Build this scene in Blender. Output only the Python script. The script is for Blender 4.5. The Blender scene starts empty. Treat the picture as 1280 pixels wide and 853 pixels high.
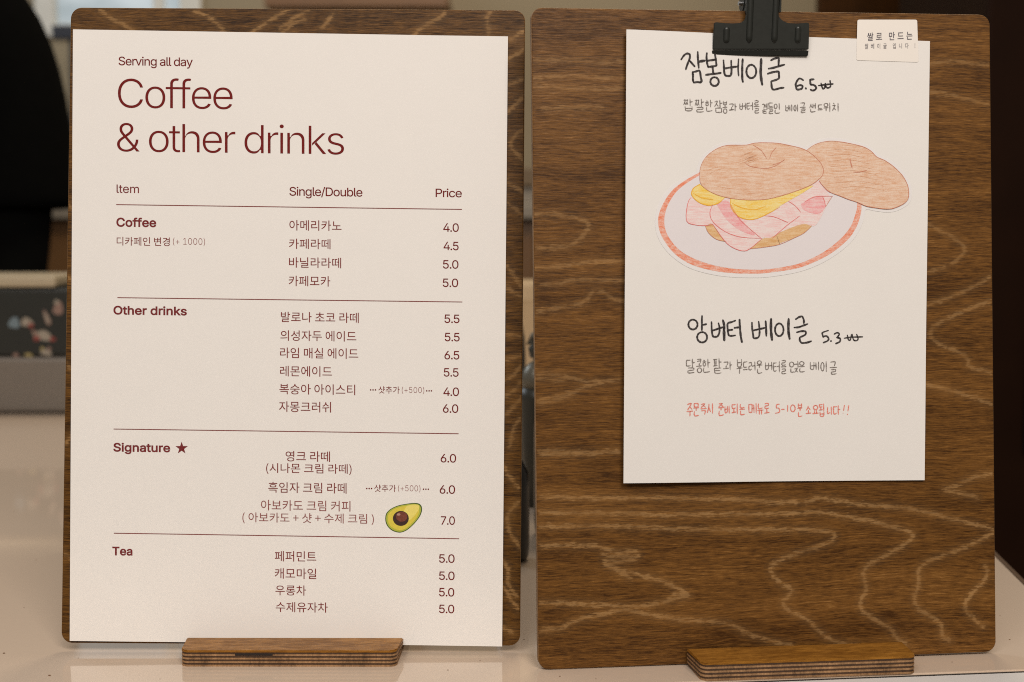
import bpy, bmesh, math, random, os
import numpy as np
from mathutils import Matrix, Vector, noise as mnoise

SC = bpy.context.scene
COL = SC.collection
random.seed(7)
rad = math.radians
MM = 0.001

# ------------------------------------------------------------------ camera
FPX, CX, CY, PITCH = 1758.0, 640.0, 426.5, rad(5)
cd = bpy.data.cameras.new('camera'); cam = bpy.data.objects.new('camera', cd); COL.objects.link(cam)
cd.sensor_width = 36; cd.lens = 36 * FPX / 1280
cam.rotation_euler = (rad(90) - PITCH, 0, 0)
cd.clip_start = .01; cd.clip_end = 60
cd.dof.use_dof = True; cd.dof.focus_distance = .683; cd.dof.aperture_fstop = 8.5; cd.dof.aperture_blades = 9
SC.camera = cam

# ------------------------------------------------------------------ world and lamps
w = bpy.data.worlds.new('World'); SC.world = w; w.use_nodes = True
bg = w.node_tree.nodes['Background']
bg.inputs[0].default_value = (1.0, .86, .70, 1); bg.inputs[1].default_value = .20

def area(name, loc, target, size, power, color, size_y=None):
    l = bpy.data.lights.new(name, 'AREA'); l.energy = power; l.color = color
    l.shape = 'RECTANGLE'; l.size = size; l.size_y = size_y or size
    o = bpy.data.objects.new(name, l); COL.objects.link(o)
    o.location = loc
    o.rotation_euler = (Vector(target) - Vector(loc)).to_track_quat('-Z', 'Y').to_euler()
    return o
area('counter_lamp', (.42, -.75, .95), (.1, .66, -.1), .5, 16.5, (1.0, .89, .79))
area('shop_ceiling_lamp', (-.45, -1.0, 1.5), (0, .66, -.1), 1.5, 27, (1.0, .95, .92))
area('daylight_window', (-2.0, 2.4, 1.35), (-.4, 1.6, -.2), .8, 16, (.80, .90, 1.0))
area('back_room_lamp', (.3, 1.9, 1.75), (.1, 3.0, 0), .6, 24, (1.0, .84, .64))

vs = SC.view_settings
vs.view_transform = 'Standard'; vs.look = 'None'; vs.exposure = 0; vs.gamma = 1; vs.use_curve_mapping = False

# ------------------------------------------------------------------ node helpers
def mat(name):
    m = bpy.data.materials.new(name); m.use_nodes = True
    nt = m.node_tree; return m, nt, nt.nodes['Principled BSDF']
def nd(nt, t, **kw):
    n = nt.nodes.new(t)
    for k, v in kw.items(): setattr(n, k, v)
    return n
def setin(nt, sock, v):
    if isinstance(v, bpy.types.NodeSocket): nt.links.new(v, sock)
    else: sock.default_value = v
def math_(nt, op, a, b=0.0, c=None, clamp=False):
    n = nd(nt, 'ShaderNodeMath', operation=op, use_clamp=clamp)
    setin(nt, n.inputs[0], a); setin(nt, n.inputs[1], b)
    if c is not None: setin(nt, n.inputs[2], c)
    return n.outputs[0]
def coords(nt, scale, kind='Object', rot=(0, 0, 0)):
    tc = nd(nt, 'ShaderNodeTexCoord'); mp = nd(nt, 'ShaderNodeMapping')
    nt.links.new(tc.outputs[kind], mp.inputs[0]); mp.inputs['Scale'].default_value = scale
    mp.inputs['Rotation'].default_value = rot
    return mp.outputs[0]
def noise(nt, vec, scale=1, detail=3, rough=.55, dist=0):
    n = nd(nt, 'ShaderNodeTexNoise'); nt.links.new(vec, n.inputs['Vector'])
    n.inputs['Scale'].default_value = scale; n.inputs['Detail'].default_value = detail
    n.inputs['Roughness'].default_value = rough; n.inputs['Distortion'].default_value = dist
    return n.outputs['Fac']
def ramp(nt, f, stops):
    n = nd(nt, 'ShaderNodeValToRGB'); nt.links.new(f, n.inputs[0]); r = n.color_ramp
    while len(r.elements) < len(stops): r.elements.new(.5)
    for e, (p, c) in zip(r.elements, stops):
        e.position = p; e.color = (*c, 1) if len(c) == 3 else c
    return n.outputs[0]
def mixc(nt, f, a, b, blend='MIX'):
    n = nd(nt, 'ShaderNodeMix', data_type='RGBA', blend_type=blend)
    setin(nt, n.inputs[0], f)
    setin(nt, n.inputs[6], a if isinstance(a, bpy.types.NodeSocket) else (*a, 1))
    setin(nt, n.inputs[7], b if isinstance(b, bpy.types.NodeSocket) else (*b, 1))
    return n.outputs[2]
def maprange(nt, v, a, b, c, d):
    n = nd(nt, 'ShaderNodeMapRange'); setin(nt, n.inputs[0], v)
    for i, x in enumerate((a, b, c, d)): n.inputs[i + 1].default_value = x
    return n.outputs[0]
def bump(nt, bsdf, h, strength, dist):
    n = nd(nt, 'ShaderNodeBump'); nt.links.new(h, n.inputs['Height'])
    n.inputs['Strength'].default_value = strength; n.inputs['Distance'].default_value = dist
    nt.links.new(n.outputs[0], bsdf.inputs['Normal'])
def plain(name, col, rough=.5, metal=0, var=.12, nscale=60, bstr=0, spec=None, **kw):
    m, nt, b = mat(name)
    v = noise(nt, coords(nt, (nscale,) * 3), 1, 4)
    nt.links.new(mixc(nt, v, tuple(c * (1 - var) for c in col), tuple(min(1, c * (1 + var)) for c in col)), b.inputs['Base Color'])
    b.inputs['Roughness'].default_value = rough; b.inputs['Metallic'].default_value = metal
    if spec is not None: b.inputs['Specular IOR Level'].default_value = spec
    if bstr: bump(nt, b, v, bstr, .0004)
    return m

# stained birch; 'figure' is the distance in mm to a growth ring line
def wood_mat(name, dark, mid, light, line, figure=True, gloss=.42, seed=0., fibre=1.0, spec=.16):
    m, nt, b = mat(name)
    tc = nd(nt, 'ShaderNodeTexCoord')
    mp = nd(nt, 'ShaderNodeMapping'); nt.links.new(tc.outputs['Object'], mp.inputs[0]); mp.inputs['Location'].default_value = (seed, seed, seed)
    V = mp.outputs[0]
    def sv(s):
        q = nd(nt, 'ShaderNodeMapping'); nt.links.new(V, q.inputs[0]); q.inputs['Scale'].default_value = s; return q.outputs[0]
    # gently waving grain
    wob = noise(nt, sv((9, 9, 14)), 1, 2)
    comb = nd(nt, 'ShaderNodeCombineXYZ'); setin(nt, comb.inputs[2], math_(nt, 'MULTIPLY', math_(nt, 'SUBTRACT', wob, .5), .010))
    add = nd(nt, 'ShaderNodeVectorMath', operation='ADD'); nt.links.new(V, add.inputs[0]); nt.links.new(comb.outputs[0], add.inputs[1])
    def svw(s):
        q = nd(nt, 'ShaderNodeMapping'); nt.links.new(add.outputs[0], q.inputs[0]); q.inputs['Scale'].default_value = s; return q.outputs[0]
    fib = noise(nt, svw((75, 300, 1350)), 1, 2, .8)
    fine = noise(nt, svw((170, 600, 1900)), 1, 3, .9)
    streak = noise(nt, svw((16, 60, 330)), 1, 4, .6)
    blot = noise(nt, sv((16, 16, 34)), 1, 3, .6)
    wide = noise(nt, svw((5, 20, 75)), 1, 3)
    s = math_(nt, 'ADD', math_(nt, 'ADD', .03, math_(nt, 'MULTIPLY', streak, .20)), math_(nt, 'MULTIPLY', fib, .55 * fibre))
    s = math_(nt, 'ADD', s, math_(nt, 'MULTIPLY', blot, .20))
    s = math_(nt, 'ADD', s, math_(nt, 'MULTIPLY', wide, .20))
    s = math_(nt, 'ADD', s, math_(nt, 'MULTIPLY', fine, .52 * fibre))
    if figure:
        at0 = nd(nt, 'ShaderNodeAttribute', attribute_name='figure')
        d0 = math_(nt, 'MINIMUM', at0.outputs['Fac'], 30.0)
        echo = math_(nt, 'MULTIPLY', math_(nt, 'SINE', math_(nt, 'ADD', math_(nt, 'MULTIPLY', d0, 1.15), math_(nt, 'MULTIPLY', blot, 9.0))), .010)
        s = math_(nt, 'ADD', s, echo)
        s = math_(nt, 'SUBTRACT', s, math_(nt, 'MULTIPLY', maprange(nt, math_(nt, 'ABSOLUTE', math_(nt, 'SUBTRACT', d0, 2.2)), 0, 1.6, 1, 0), .035))
    col = ramp(nt, maprange(nt, s, .745, 1.185, 0, 1), [(0, dark), (.5, mid), (1, light)])
    if figure:
        at = nd(nt, 'ShaderNodeAttribute', attribute_name='figure')
        at2 = nd(nt, 'ShaderNodeAttribute', attribute_name='strength')
        j = math_(nt, 'SUBTRACT', noise(nt, svw((170, 200, 1100)), 1, 2, .7), .5)
        j2 = math_(nt, 'SUBTRACT', noise(nt, sv((300, 300, 420)), 1, 2, .6), .5)
        dd = math_(nt, 'ADD', at.outputs['Fac'], math_(nt, 'ADD', math_(nt, 'MULTIPLY', j, 6.0), math_(nt, 'MULTIPLY', j2, 2.4)))
        core = maprange(nt, dd, 1.15, .15, 0, 1)
        halo = maprange(nt, at.outputs['Fac'], 4.0, 0.4, 0, .10)
        # broken strength along the line
        brk = maprange(nt, noise(nt, sv((70, 70, 90)), 1, 2), .3, .62, .4, 1)
        f = math_(nt, 'ADD', math_(nt, 'MULTIPLY', math_(nt, 'MULTIPLY', core, brk), .38), halo, clamp=True)
        f = math_(nt, 'MULTIPLY', f, at2.outputs['Fac'])
        col = mixc(nt, f, col, line)
    nt.links.new(col, b.inputs['Base Color'])
    nt.links.new(maprange(nt, fib, .3, .7, gloss + .1, gloss - .06), b.inputs['Roughness'])
    b.inputs['Specular IOR Level'].default_value = spec
    bump(nt, b, math_(nt, 'ADD', fib, fine), .30, .00025)
    return m

WOOD_R = wood_mat('stained_birch_amber', (.046, .0170, .0025), (.180, .079, .0170), (.38, .200, .064), (.46, .270, .110), seed=.31)
WOOD_L = wood_mat('stained_birch_brown', (.026, .0100, .0014), (.140, .062, .0115), (.32, .165, .046), (.44, .250, .095), seed=1.7)
WOOD_TOP = wood_mat('stained_birch_glossy', (.17, .068, .009), (.33, .145, .022), (.45, .22, .045), (.4, .2, .1), figure=False, gloss=.34, seed=2.9)
def ply_mat(name, a, b_, seed):
    m, nt, b = mat(name)
    n1 = noise(nt, coords(nt, (900, 900, 300)), 1, 3, .7); n2 = noise(nt, coords(nt, (120, 120, 60)), 1, 3)
    f = math_(nt, 'ADD', math_(nt, 'MULTIPLY', n1, .7), math_(nt, 'MULTIPLY', n2, .5))
    nt.links.new(ramp(nt, maprange(nt, f, .35, .85, 0, 1), [(0, a), (1, b_)]), b.inputs['Base Color'])
    b.inputs['Roughness'].default_value = .6; bump(nt, b, n1, .5, .0004)
    return m
PLY_LIGHT = ply_mat('plywood_edge_light', (.10, .046, .014), (.46, .26, .12), 1)
PLY_DARK = ply_mat('plywood_edge_dark', (.02, .010, .005), (.085, .038, .015), 2)
EDGE = ply_mat('plywood_board_edge', (.09, .045, .018), (.30, .17, .07), 3)

def paper_mat(name, col, rough=.75):
    m, nt, b = mat(name)
    a = noise(nt, coords(nt, (900,) * 3), 1, 4, .7); c = noise(nt, coords(nt, (70,) * 3), 1, 3)
    f = math_(nt, 'ADD', math_(nt, 'MULTIPLY', a, .5), math_(nt, 'MULTIPLY', c, .5))
    nt.links.new(mixc(nt, f, tuple(x * .965 for x in col), tuple(min(1, x * 1.03) for x in col)), b.inputs['Base Color'])
    b.inputs['Roughness'].default_value = rough; b.inputs['Specular IOR Level'].default_value = .25
    b.inputs['Sheen Weight'].default_value = .0
    bump(nt, b, math_(nt, 'ADD', a, math_(nt, 'MULTIPLY', c, 2)), .16, .0002)
    return m
PAPER = paper_mat('menu_paper', (.80, .775, .74))
PAPER_R = paper_mat('drawing_paper', (.78, .76, .73), .85)
CUTOUT = paper_mat('glossy_cutout_paper', (.775, .757, .752), .8)
def ink_mat(name, col, fade=0.0, paper=(.78, .75, .72), nscale=900):
    m, nt, b = mat(name)
    n = noise(nt, coords(nt, (nscale,) * 3), 1, 3, .7)
    nt.links.new(mixc(nt, maprange(nt, n, .35, .75, 0, fade), col, paper), b.inputs['Base Color'])
    b.inputs['Roughness'].default_value = .6; b.inputs['Specular IOR Level'].default_value = .08
    return m
INK_RED = ink_mat('dark_red_ink', (.150, .005, .004), .03)
INK_BOLD = ink_mat('purple_red_ink', (.165, .012, .014), .06)
INK_THIN = ink_mat('thin_red_ink', (.180, .012, .009), .08)
INK_PALE = ink_mat('pale_red_ink', (.24, .055, .05), .15)
MARKER = ink_mat('black_marker', (.014, .009, .010), .14, nscale=1500)
PENCIL = ink_mat('grey_pencil', (.10, .075, .06), .6, nscale=2600)
RED_PEN = ink_mat('orange_red_pencil', (.72, .13, .075), .55, nscale=2600)
LABEL_INK = ink_mat('label_ink', (.035, .028, .05), .4, nscale=2400)
def crayon(name, col, paper=(.80, .76, .73), lo=.38, hi=.66, mx=.75, rot=8, mn=0., a=900, b_=150):
    """coloured pencil strokes: paper shows through in stretched grain"""
    m, nt, b = mat(name)
    v = coords(nt, (b_, 100, a), rot=(0, rad(rot), 0)); n = noise(nt, v, 1, 4, .7)
    g = noise(nt, coords(nt, (2200,) * 3), 1, 2, .7); l = noise(nt, coords(nt, (110,) * 3), 1, 3)
    f = math_(nt, 'ADD', math_(nt, 'MULTIPLY', n, .55), math_(nt, 'ADD', math_(nt, 'MULTIPLY', g, .32), math_(nt, 'MULTIPLY', l, .13)))
    nt.links.new(mixc(nt, maprange(nt, f, lo, hi, mn, mx), col, paper), b.inputs['Base Color'])
    b.inputs['Roughness'].default_value = .6; b.inputs['Specular IOR Level'].default_value = .25
    return m
C_BUN = crayon('bun_crayon', (.66, .37, .22), (.78, .62, .50), .38, .60, 1.0, 12, 0, 1300, 170)
C_BUN_DARK = crayon('bun_shade_crayon', (.60, .28, .14), (.74, .50, .35), .38, .60, 1, 9, 0, 1300, 170)
C_HAM = crayon('ham_crayon', (.80, .50, .49), (.79, .71, .69), .38, .58, 1.0, -40, 0, 1300, 170)
C_HAM_DK = crayon('ham_shade_crayon', (.80, .30, .32), (.79, .58, .57), .38, .60, 1.0, -55)
C_EGG = crayon('egg_crayon', (.83, .52, .05), (.84, .72, .34), .38, .60, 1, -20, 0, 1300, 170)
C_EGGLINE = crayon('egg_edge_crayon', (.78, .38, .02), (.84, .58, .10), .40, .70, .6)
C_CRUST = crayon('crust_crayon', (.64, .36, .14), (.78, .58, .36), .40, .62, .9, -25)
C_RIM = crayon('plate_rim_crayon', (.76, .21, .10), (.80, .60, .52), .40, .64, 1.0, 30, 0, 1100, 400)
L_BUN = crayon('bun_outline', (.52, .17, .09), (.72, .45, .35), .40, .7, .6)
L_HAM = crayon('ham_outline', (.74, .18, .17), (.8, .5, .48), .45, .75, .6)
PLATE = paper_mat('plate_white', (.74, .70, .715), .6)

# ------------------------------------------------------------------ object helpers
def tag(o, label=None, cat=None, group=None, kind=None):
    if label: o['label'] = label
    if cat: o['category'] = cat
    if group: o['group'] = group
    if kind: o['kind'] = kind
    return o
def link(name, me, mats, parent=None, M=None):
    o = bpy.data.objects.new(name, me); COL.objects.link(o)
    if mats is not None:
        for m in (mats if isinstance(mats, (list, tuple)) else [mats]): me.materials.append(m)
    if parent: o.parent = parent
    if M is not None: o.matrix_world = M
    return o
def mesh_from(name, verts, faces, mats, parent=None, M=None, smooth=False):
    me = bpy.data.meshes.new(name); me.from_pydata([tuple(v) for v in verts], [], faces); me.update()
    if smooth: me.polygons.foreach_set('use_smooth', [True] * len(me.polygons))
    return link(name, me, mats, parent, M)
def bm_obj(name, bm, mats, parent=None, M=None, smooth=False):
    me = bpy.data.meshes.new(name); bmesh.ops.recalc_face_normals(bm, faces=bm.faces); bm.to_mesh(me); bm.free()
    if smooth: me.polygons.foreach_set('use_smooth', [True] * len(me.polygons))
    return link(name, me, mats, parent, M)
def empty(name, M):
    o = bpy.data.objects.new(name, None); COL.objects.link(o); o.matrix_world = M; o.empty_display_size = .02
    return o
def bm_box(bm, x0, x1, y0, y1, z0, z1, bev=0, seg=2):
    r = bmesh.ops.create_cube(bm, size=1)
    bmesh.ops.transform(bm, matrix=Matrix.Translation(((x0 + x1) / 2, (y0 + y1) / 2, (z0 + z1) / 2)) @ Matrix.Diagonal((x1 - x0, y1 - y0, z1 - z0, 1)), verts=r['verts'])
    if bev:
        es = list({e for v in r['verts'] for e in v.link_edges})
        bmesh.ops.bevel(bm, geom=es, offset=bev, segments=seg, affect='EDGES', profile=.5)
def box(name, dims, m, parent=None, bev=.002, M=None, seg=2, smooth=False):
    bm = bmesh.new(); bm_box(bm, *dims, bev=bev, seg=seg); return bm_obj(name, bm, m, parent, M, smooth)
def lathe(name, prof, m, parent=None, M=None, n=40):
    bm = bmesh.new(); rings = []
    for r, z in prof: rings.append([bm.verts.new((r * math.cos(2 * math.pi * i / n), r * math.sin(2 * math.pi * i / n), z)) for i in range(n)])
    for a, b in zip(rings, rings[1:]):
        for i in range(n): bm.faces.new((a[i], a[(i + 1) % n], b[(i + 1) % n], b[i]))
    for r in (rings[0], rings[-1]):
        try: bm.faces.new(r)
        except ValueError: pass
    return bm_obj(name, bm, m, parent, M, True)
def tube(bm, pts, r, n=10):
    pts = [Vector(p) for p in pts]; rings = []
    rr = r if isinstance(r, (list, tuple)) else [r] * len(pts)
    for i, p in enumerate(pts):
        t = (pts[min(i + 1, len(pts) - 1)] - pts[max(i - 1, 0)]).normalized()
        a = t.orthogonal().normalized() if i == 0 else (prev - t * prev.dot(t)).normalized()
        prev = a; b = t.cross(a)
        rings.append([bm.verts.new(p + (a * math.cos(2 * math.pi * k / n) + b * math.sin(2 * math.pi * k / n)) * rr[i]) for k in range(n)])
    for a, b in zip(rings, rings[1:]):
        for k in range(n): bm.faces.new((a[k], a[(k + 1) % n], b[(k + 1) % n], b[k]))
    bm.faces.new(rings[0]); bm.faces.new(rings[-1][::-1])
def prism(bm, pts, z0, z1):
    a = [bm.verts.new((x, y, z0)) for x, y in pts]; b = [bm.verts.new((x, y, z1)) for x, y in pts]
    n = len(pts)
    bm.faces.new(a[::-1]); bm.faces.new(b)
    for i in range(n): bm.faces.new((a[i], a[(i + 1) % n], b[(i + 1) % n], b[i]))

CAMI = Matrix.Rotation(rad(90) - PITCH, 3, 'X')
def ray(px, py):
    return (CAMI @ Vector(((px - CX) / FPX, -(py - CY) / FPX, -1))).normalized()
def on_z(px, py, z):
    d = ray(px, py); return d * (z / d.z)
def at_y(px, py, y):
    d = ray(px, py); return d * (y / d.y)

# ------------------------------------------------------------------ the two boards' frames (x right, -y out of the board, z up the board)
def frame(x, y, z, yaw, lean, roll):
    return Matrix.Translation((x, y, z)) @ Matrix.Rotation(yaw, 4, 'Z') @ Matrix.Rotation(-lean, 4, 'X') @ Matrix.Rotation(roll, 4, 'Y')
ML = frame(-.1075, .6680, -.2056, -.0067, .0980, .0080)
MR = frame(.1234, .6534, -.2095, .1090, .0836, -.0022)
class Plane:
    """the measured surface of a board: turns a measured point into its place on that board, in metres"""
    def __init__(s, M): s.M = M; s.I = M.inverted()
    def __call__(s, px, py, n=0.0):
        o = s.I @ Vector((0, 0, 0)); d = s.I.to_3x3() @ ray(px, py)
        t = (-n - o.y) / d.y; p = o + d * t
        return p.x, p.z
PL, PR = Plane(ML), Plane(MR)

def seg_dist(P, polys):
    best = np.full(len(P), 99.0); st = np.ones(len(P))
    for pts, wgt in polys:
        for (ax, ay), (bx, by) in zip(pts, pts[1:]):
            A = np.array((ax, ay)); D = np.array((bx - ax, by - ay)); L = D @ D + 1e-12
            t = np.clip(((P - A) @ D) / L, 0, 1); q = np.hypot(*(P - A - t[:, None] * D).T)
            m = q < best; best[m] = q[m]; st[m] = wgt
    return best, st
def smooth_line(pts, k=6):
    out = []; n = len(pts)
    for i in range(n - 1):
        p0, p1, p2, p3 = pts[max(i - 1, 0)], pts[i], pts[i + 1], pts[min(i + 2, n - 1)]
        for j in range(k):
            t = j / k
            out.append(tuple(.5 * (2 * p1[a] + (p2[a] - p0[a]) * t + (2 * p0[a] - 5 * p1[a] + 4 * p2[a] - p3[a]) * t * t + (3 * p1[a] - p0[a] - 3 * p2[a] + p3[a]) * t ** 3) for a in (0, 1)))
    out.append(tuple(pts[-1])); return out

def board(name, pl, quad, lines, woodm, label, R=.0047, TH=.0045):
    Q = [pl(*q) for q in quad]                      # TL TR BR BL
    tl, tr, br, bl = [np.array(q) for q in Q]
    H = np.linalg.norm(tl - bl); W = np.linalg.norm(tr - tl)
    nx, nz = 250, 340
    ds = sorted(set([0, .0002, .0005, .0009, .0014, .0020, .0027, .0035, .0043, R] + list(np.linspace(R, H / 2, nz // 2))))
    ds = ds + [H - d for d in reversed(ds[:-1])]
    rows = []
    for d in ds:
        e = min(d, H - d); ins = R - math.sqrt(max(0, R * R - (R - e) ** 2)) if e < R else 0
        t = d / H; a = bl * (1 - t) + tl * t; b = br * (1 - t) + tr * t
        s = np.linspace(ins / W, 1 - ins / W, nx)[:, None]
        rows.append(a * (1 - s) + b * s)
    G = np.array(rows)                              # rows x nx x 2, bottom to top
    nr = len(rows); P = G.reshape(-1, 2)
    dist, st = seg_dist(P * 1000, [([tuple(np.array(pl(*p)) * 1000) for p in smooth_line(l, 4)], wg) for l, wg in lines])
    verts = [(x, 0.0, z) for x, z in P]
    faces = [(r * nx + c, r * nx + c + 1, (r + 1) * nx + c + 1, (r + 1) * nx + c) for r in range(nr - 1) for c in range(nx - 1)]
    loop = list(range(nx)) + [r * nx + nx - 1 for r in range(1, nr)] + [(nr - 1) * nx + c for c in range(nx - 2, -1, -1)] + [r * nx for r in range(nr - 2, 0, -1)]
    cen = P.mean(0); L = np.array([P[i] for i in loop])
    nrm = np.roll(L, -1, 0) - np.roll(L, 1, 0); nrm = np.stack([nrm[:, 1], -nrm[:, 0]], 1); nrm /= np.linalg.norm(nrm, axis=1)[:, None] + 1e-9
    rings = [loop]; nf = len(faces); mi = [0] * nf
    for off, y in ((.00035, .00012), (.0006, .0005), (.0006, TH - .0005), (.0003, TH)):
        base = len(verts)
        verts += [(L[i, 0] + nrm[i, 0] * off, y, L[i, 1] + nrm[i, 1] * off) for i in range(len(loop))]
        new = list(range(base, base + len(loop))); old = rings[-1]
        for i in range(len(loop)):
            j = (i + 1) % len(loop); faces.append((old[i], new[i], new[j], old[j])); mi.append(1 if len(rings) > 1 else 0)
        rings.append(new)
    faces.append(tuple(rings[-1])); mi.append(0)
    o = mesh_from(name, verts, faces, [woodm, EDGE], M=pl.M)
    me = o.data; me.polygons.foreach_set('material_index', mi)
    for nm, arr, dflt in (('figure', dist, 9.0), ('strength', st, 0.0)):
        at = me.attributes.new(nm, 'FLOAT', 'POINT'); v = np.full(len(me.vertices), dflt, dtype=np.float32); v[:len(arr)] = arr; at.data.foreach_set('value', v)
    bm = bmesh.new(); bm.from_mesh(me); bmesh.ops.recalc_face_normals(bm, faces=bm.faces); bm.to_mesh(me); bm.free()
    tag(o, label, 'menu board', 'wooden menu boards standing side by side')
    return o
def T(ox, oy, s, *lines, w=1.0):
    return [([(ox + x / s, oy + y / s) for x, y in l], w) for l in lines]
RL = T(640, 560, 2.91,
    [(110, 178), (300, 183), (500, 182), (870, 188)], [(105, 235), (200, 237), (430, 240), (530, 245), (600, 243), (870, 240)],
    [(105, 287), (300, 285), (480, 288), (620, 295), (870, 297)],
    [(105, 355), (200, 355), (300, 358), (340, 368), (380, 378), (455, 380), (450, 400), (400, 412), (335, 412), (400, 445), (480, 465), (560, 490), (610, 515), (642, 538), (600, 548), (540, 562), (480, 575), (430, 577), (300, 570), (105, 563)],
    [(105, 665), (180, 655), (230, 630), (330, 605), (400, 590), (470, 600), (540, 612), (620, 625), (740, 632), (800, 645), (870, 680)],
    [(100, 20), (250, 22), (380, 10)]) \
 + T(640, 560, 2.91, [(330, 388), (400, 392), (440, 392)], [(340, 425), (430, 470)], [(590, 530), (640, 540)]) \
 + T(940, 560, 2.912,
    [(-30, 188), (100, 198), (200, 195), (250, 182), (330, 195), (430, 210), (540, 217), (640, 235), (740, 262), (840, 285), (880, 300)],
    [(-30, 240), (120, 240), (250, 235), (350, 252), (450, 270), (540, 295), (587, 318), (560, 350), (520, 375), (460, 405), (420, 430), (405, 460), (415, 510), (395, 560), (400, 590), (440, 620), (500, 655), (525, 690), (560, 715)],
    [(-30, 297), (150, 297), (240, 300), (298, 312), (290, 340), (220, 365), (130, 395), (75, 425), (70, 450), (100, 490), (145, 520), (115, 560), (130, 590), (200, 625), (250, 670), (300, 705), (380, 720)],
    [(880, 310), (810, 345), (740, 375), (660, 405), (610, 440), (605, 500), (590, 550), (610, 590), (660, 620), (690, 650), (690, 685), (720, 700)],
    [(850, 430), (855, 470), (820, 510), (780, 560), (785, 600), (840, 650)], [(870, 95), (800, 110), (740, 140), (700, 150), (760, 165), (820, 180)], [(-30, 672), (60, 700), (140, 720)]) \
 + T(660, 180, 3.554, [(30, 312), (130, 315), (220, 330), (262, 350), (265, 380), (230, 420), (190, 450), (130, 460), (30, 465)], [(30, 550), (130, 548), (230, 530), (380, 520), (440, 524)],
    [(60, 625), (130, 622), (200, 608), (280, 605), (440, 608)], [(40, 745), (120, 730), (200, 715), (260, 695), (280, 660), (310, 652), (350, 670), (380, 690), (440, 700)], w=.75) \
 + T(660, 400, 3.877, [(40, 265), (130, 265), (220, 285), (290, 300), (360, 298), (440, 290)], [(40, 395), (130, 375), (220, 350), (290, 322), (360, 305)], [(50, 285), (180, 290)], [(60, 405), (200, 370)], [(50, 640), (130, 635), (250, 640), (440, 640)], w=.8) \
 + T(620, 0, 4.265, [(200, 320), (400, 322), (560, 335), (680, 330)], [(200, 415), (400, 405), (550, 415), (680, 420)], [(205, 460), (340, 465), (520, 475), (680, 470)], [(250, 578), (400, 575), (560, 570)], w=.6) \
 + T(1130, 60, 3.158, [(60, 62), (105, 60), (200, 55), (335, 68)], [(60, 170), (110, 175), (200, 190), (330, 222)], [(60, 690), (95, 700), (150, 725), (215, 765), (240, 800), (190, 850)], w=.65) \
 + T(1130, 330, 2.942, [(60, 40), (150, 10)], [(60, 160), (90, 150), (200, 110), (320, 50)], [(325, 135), (230, 170), (150, 205), (100, 245), (110, 285), (190, 320), (235, 350), (240, 378), (325, 400)], [(60, 440), (85, 445), (180, 468), (250, 490), (325, 515)], w=.8)
LL = T(60, 0, 4.267, [(280, 55), (330, 95), (420, 140), (500, 200)], [(780, 60), (850, 85), (900, 120), (935, 170), (950, 220)], [(1300, 40), (1180, 110), (1090, 175), (1040, 230)], [(1240, 150), (1300, 120)]) \
 + T(360, 0, 4.267, [(-20, 140), (60, 80), (110, 50)], [(-40, 190), (20, 130), (90, 100)], [(830, 50), (820, 90), (760, 120), (690, 170), (660, 220)], [(1085, 60), (1060, 90), (1070, 170), (1065, 230)],
    [(1130, 240), (1190, 208), (1275, 160)], [(1130, 350), (1185, 312), (1275, 250)], [(1130, 460), (1180, 450), (1275, 415)], [(1130, 640), (1180, 592), (1275, 500)], [(1275, 690), (1215, 720), (1190, 760), (1200, 800), (1250, 850)], [(180, 150), (240, 80)]) \
 + T(620, 200, 2.37, [(10, 55), (38, 70), (80, 95)], [(10, 110), (35, 130), (80, 165)], [(10, 290), (35, 320), (80, 380)], [(10, 360), (35, 380), (80, 408)], [(10, 520), (35, 518), (80, 525)], [(10, 585), (40, 590), (80, 575)], [(10, 655), (50, 640), (80, 600)], [(10, 700), (45, 690), (80, 650)], [(10, 770), (45, 740), (80, 700)], [(40, 850), (55, 790), (80, 760)], w=.8) \
 + T(340, 660, 3.765, [(1070, -330), (1110, -250), (1160, -190)], [(1160, -120), (1110, -60), (1120, 20), (1165, 90)], [(1060, 120), (1095, 165), (1112, 200), (1110, 260), (1150, 320)], [(1060, 260), (1095, 285), (1130, 345), (1160, 380)], [(1060, 420), (1090, 470), (1130, 490)]) \
 + [([(78, 250), (92, 262)], 1), ([(78, 345), (95, 350)], 1), ([(78, 450), (95, 470)], 1), ([(76, 560), (95, 540)], 1), ([(76, 690), (95, 700)], .8)]
QL = [(90, 11), (655, 14.3), (648.7, 806), (78, 802.5)]
QR = [(665.3, 11), (1236, 20), (1243.7, 813.5), (674.3, 836)]
bL = board('menu_board', PL, QL, LL, WOOD_L, 'dark brown wooden board behind the printed coffee menu sheet')
bR = board('menu_board', PR, QR, RL, WOOD_R, 'amber brown wooden board with a black clip and a hand drawn sheet')

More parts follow.
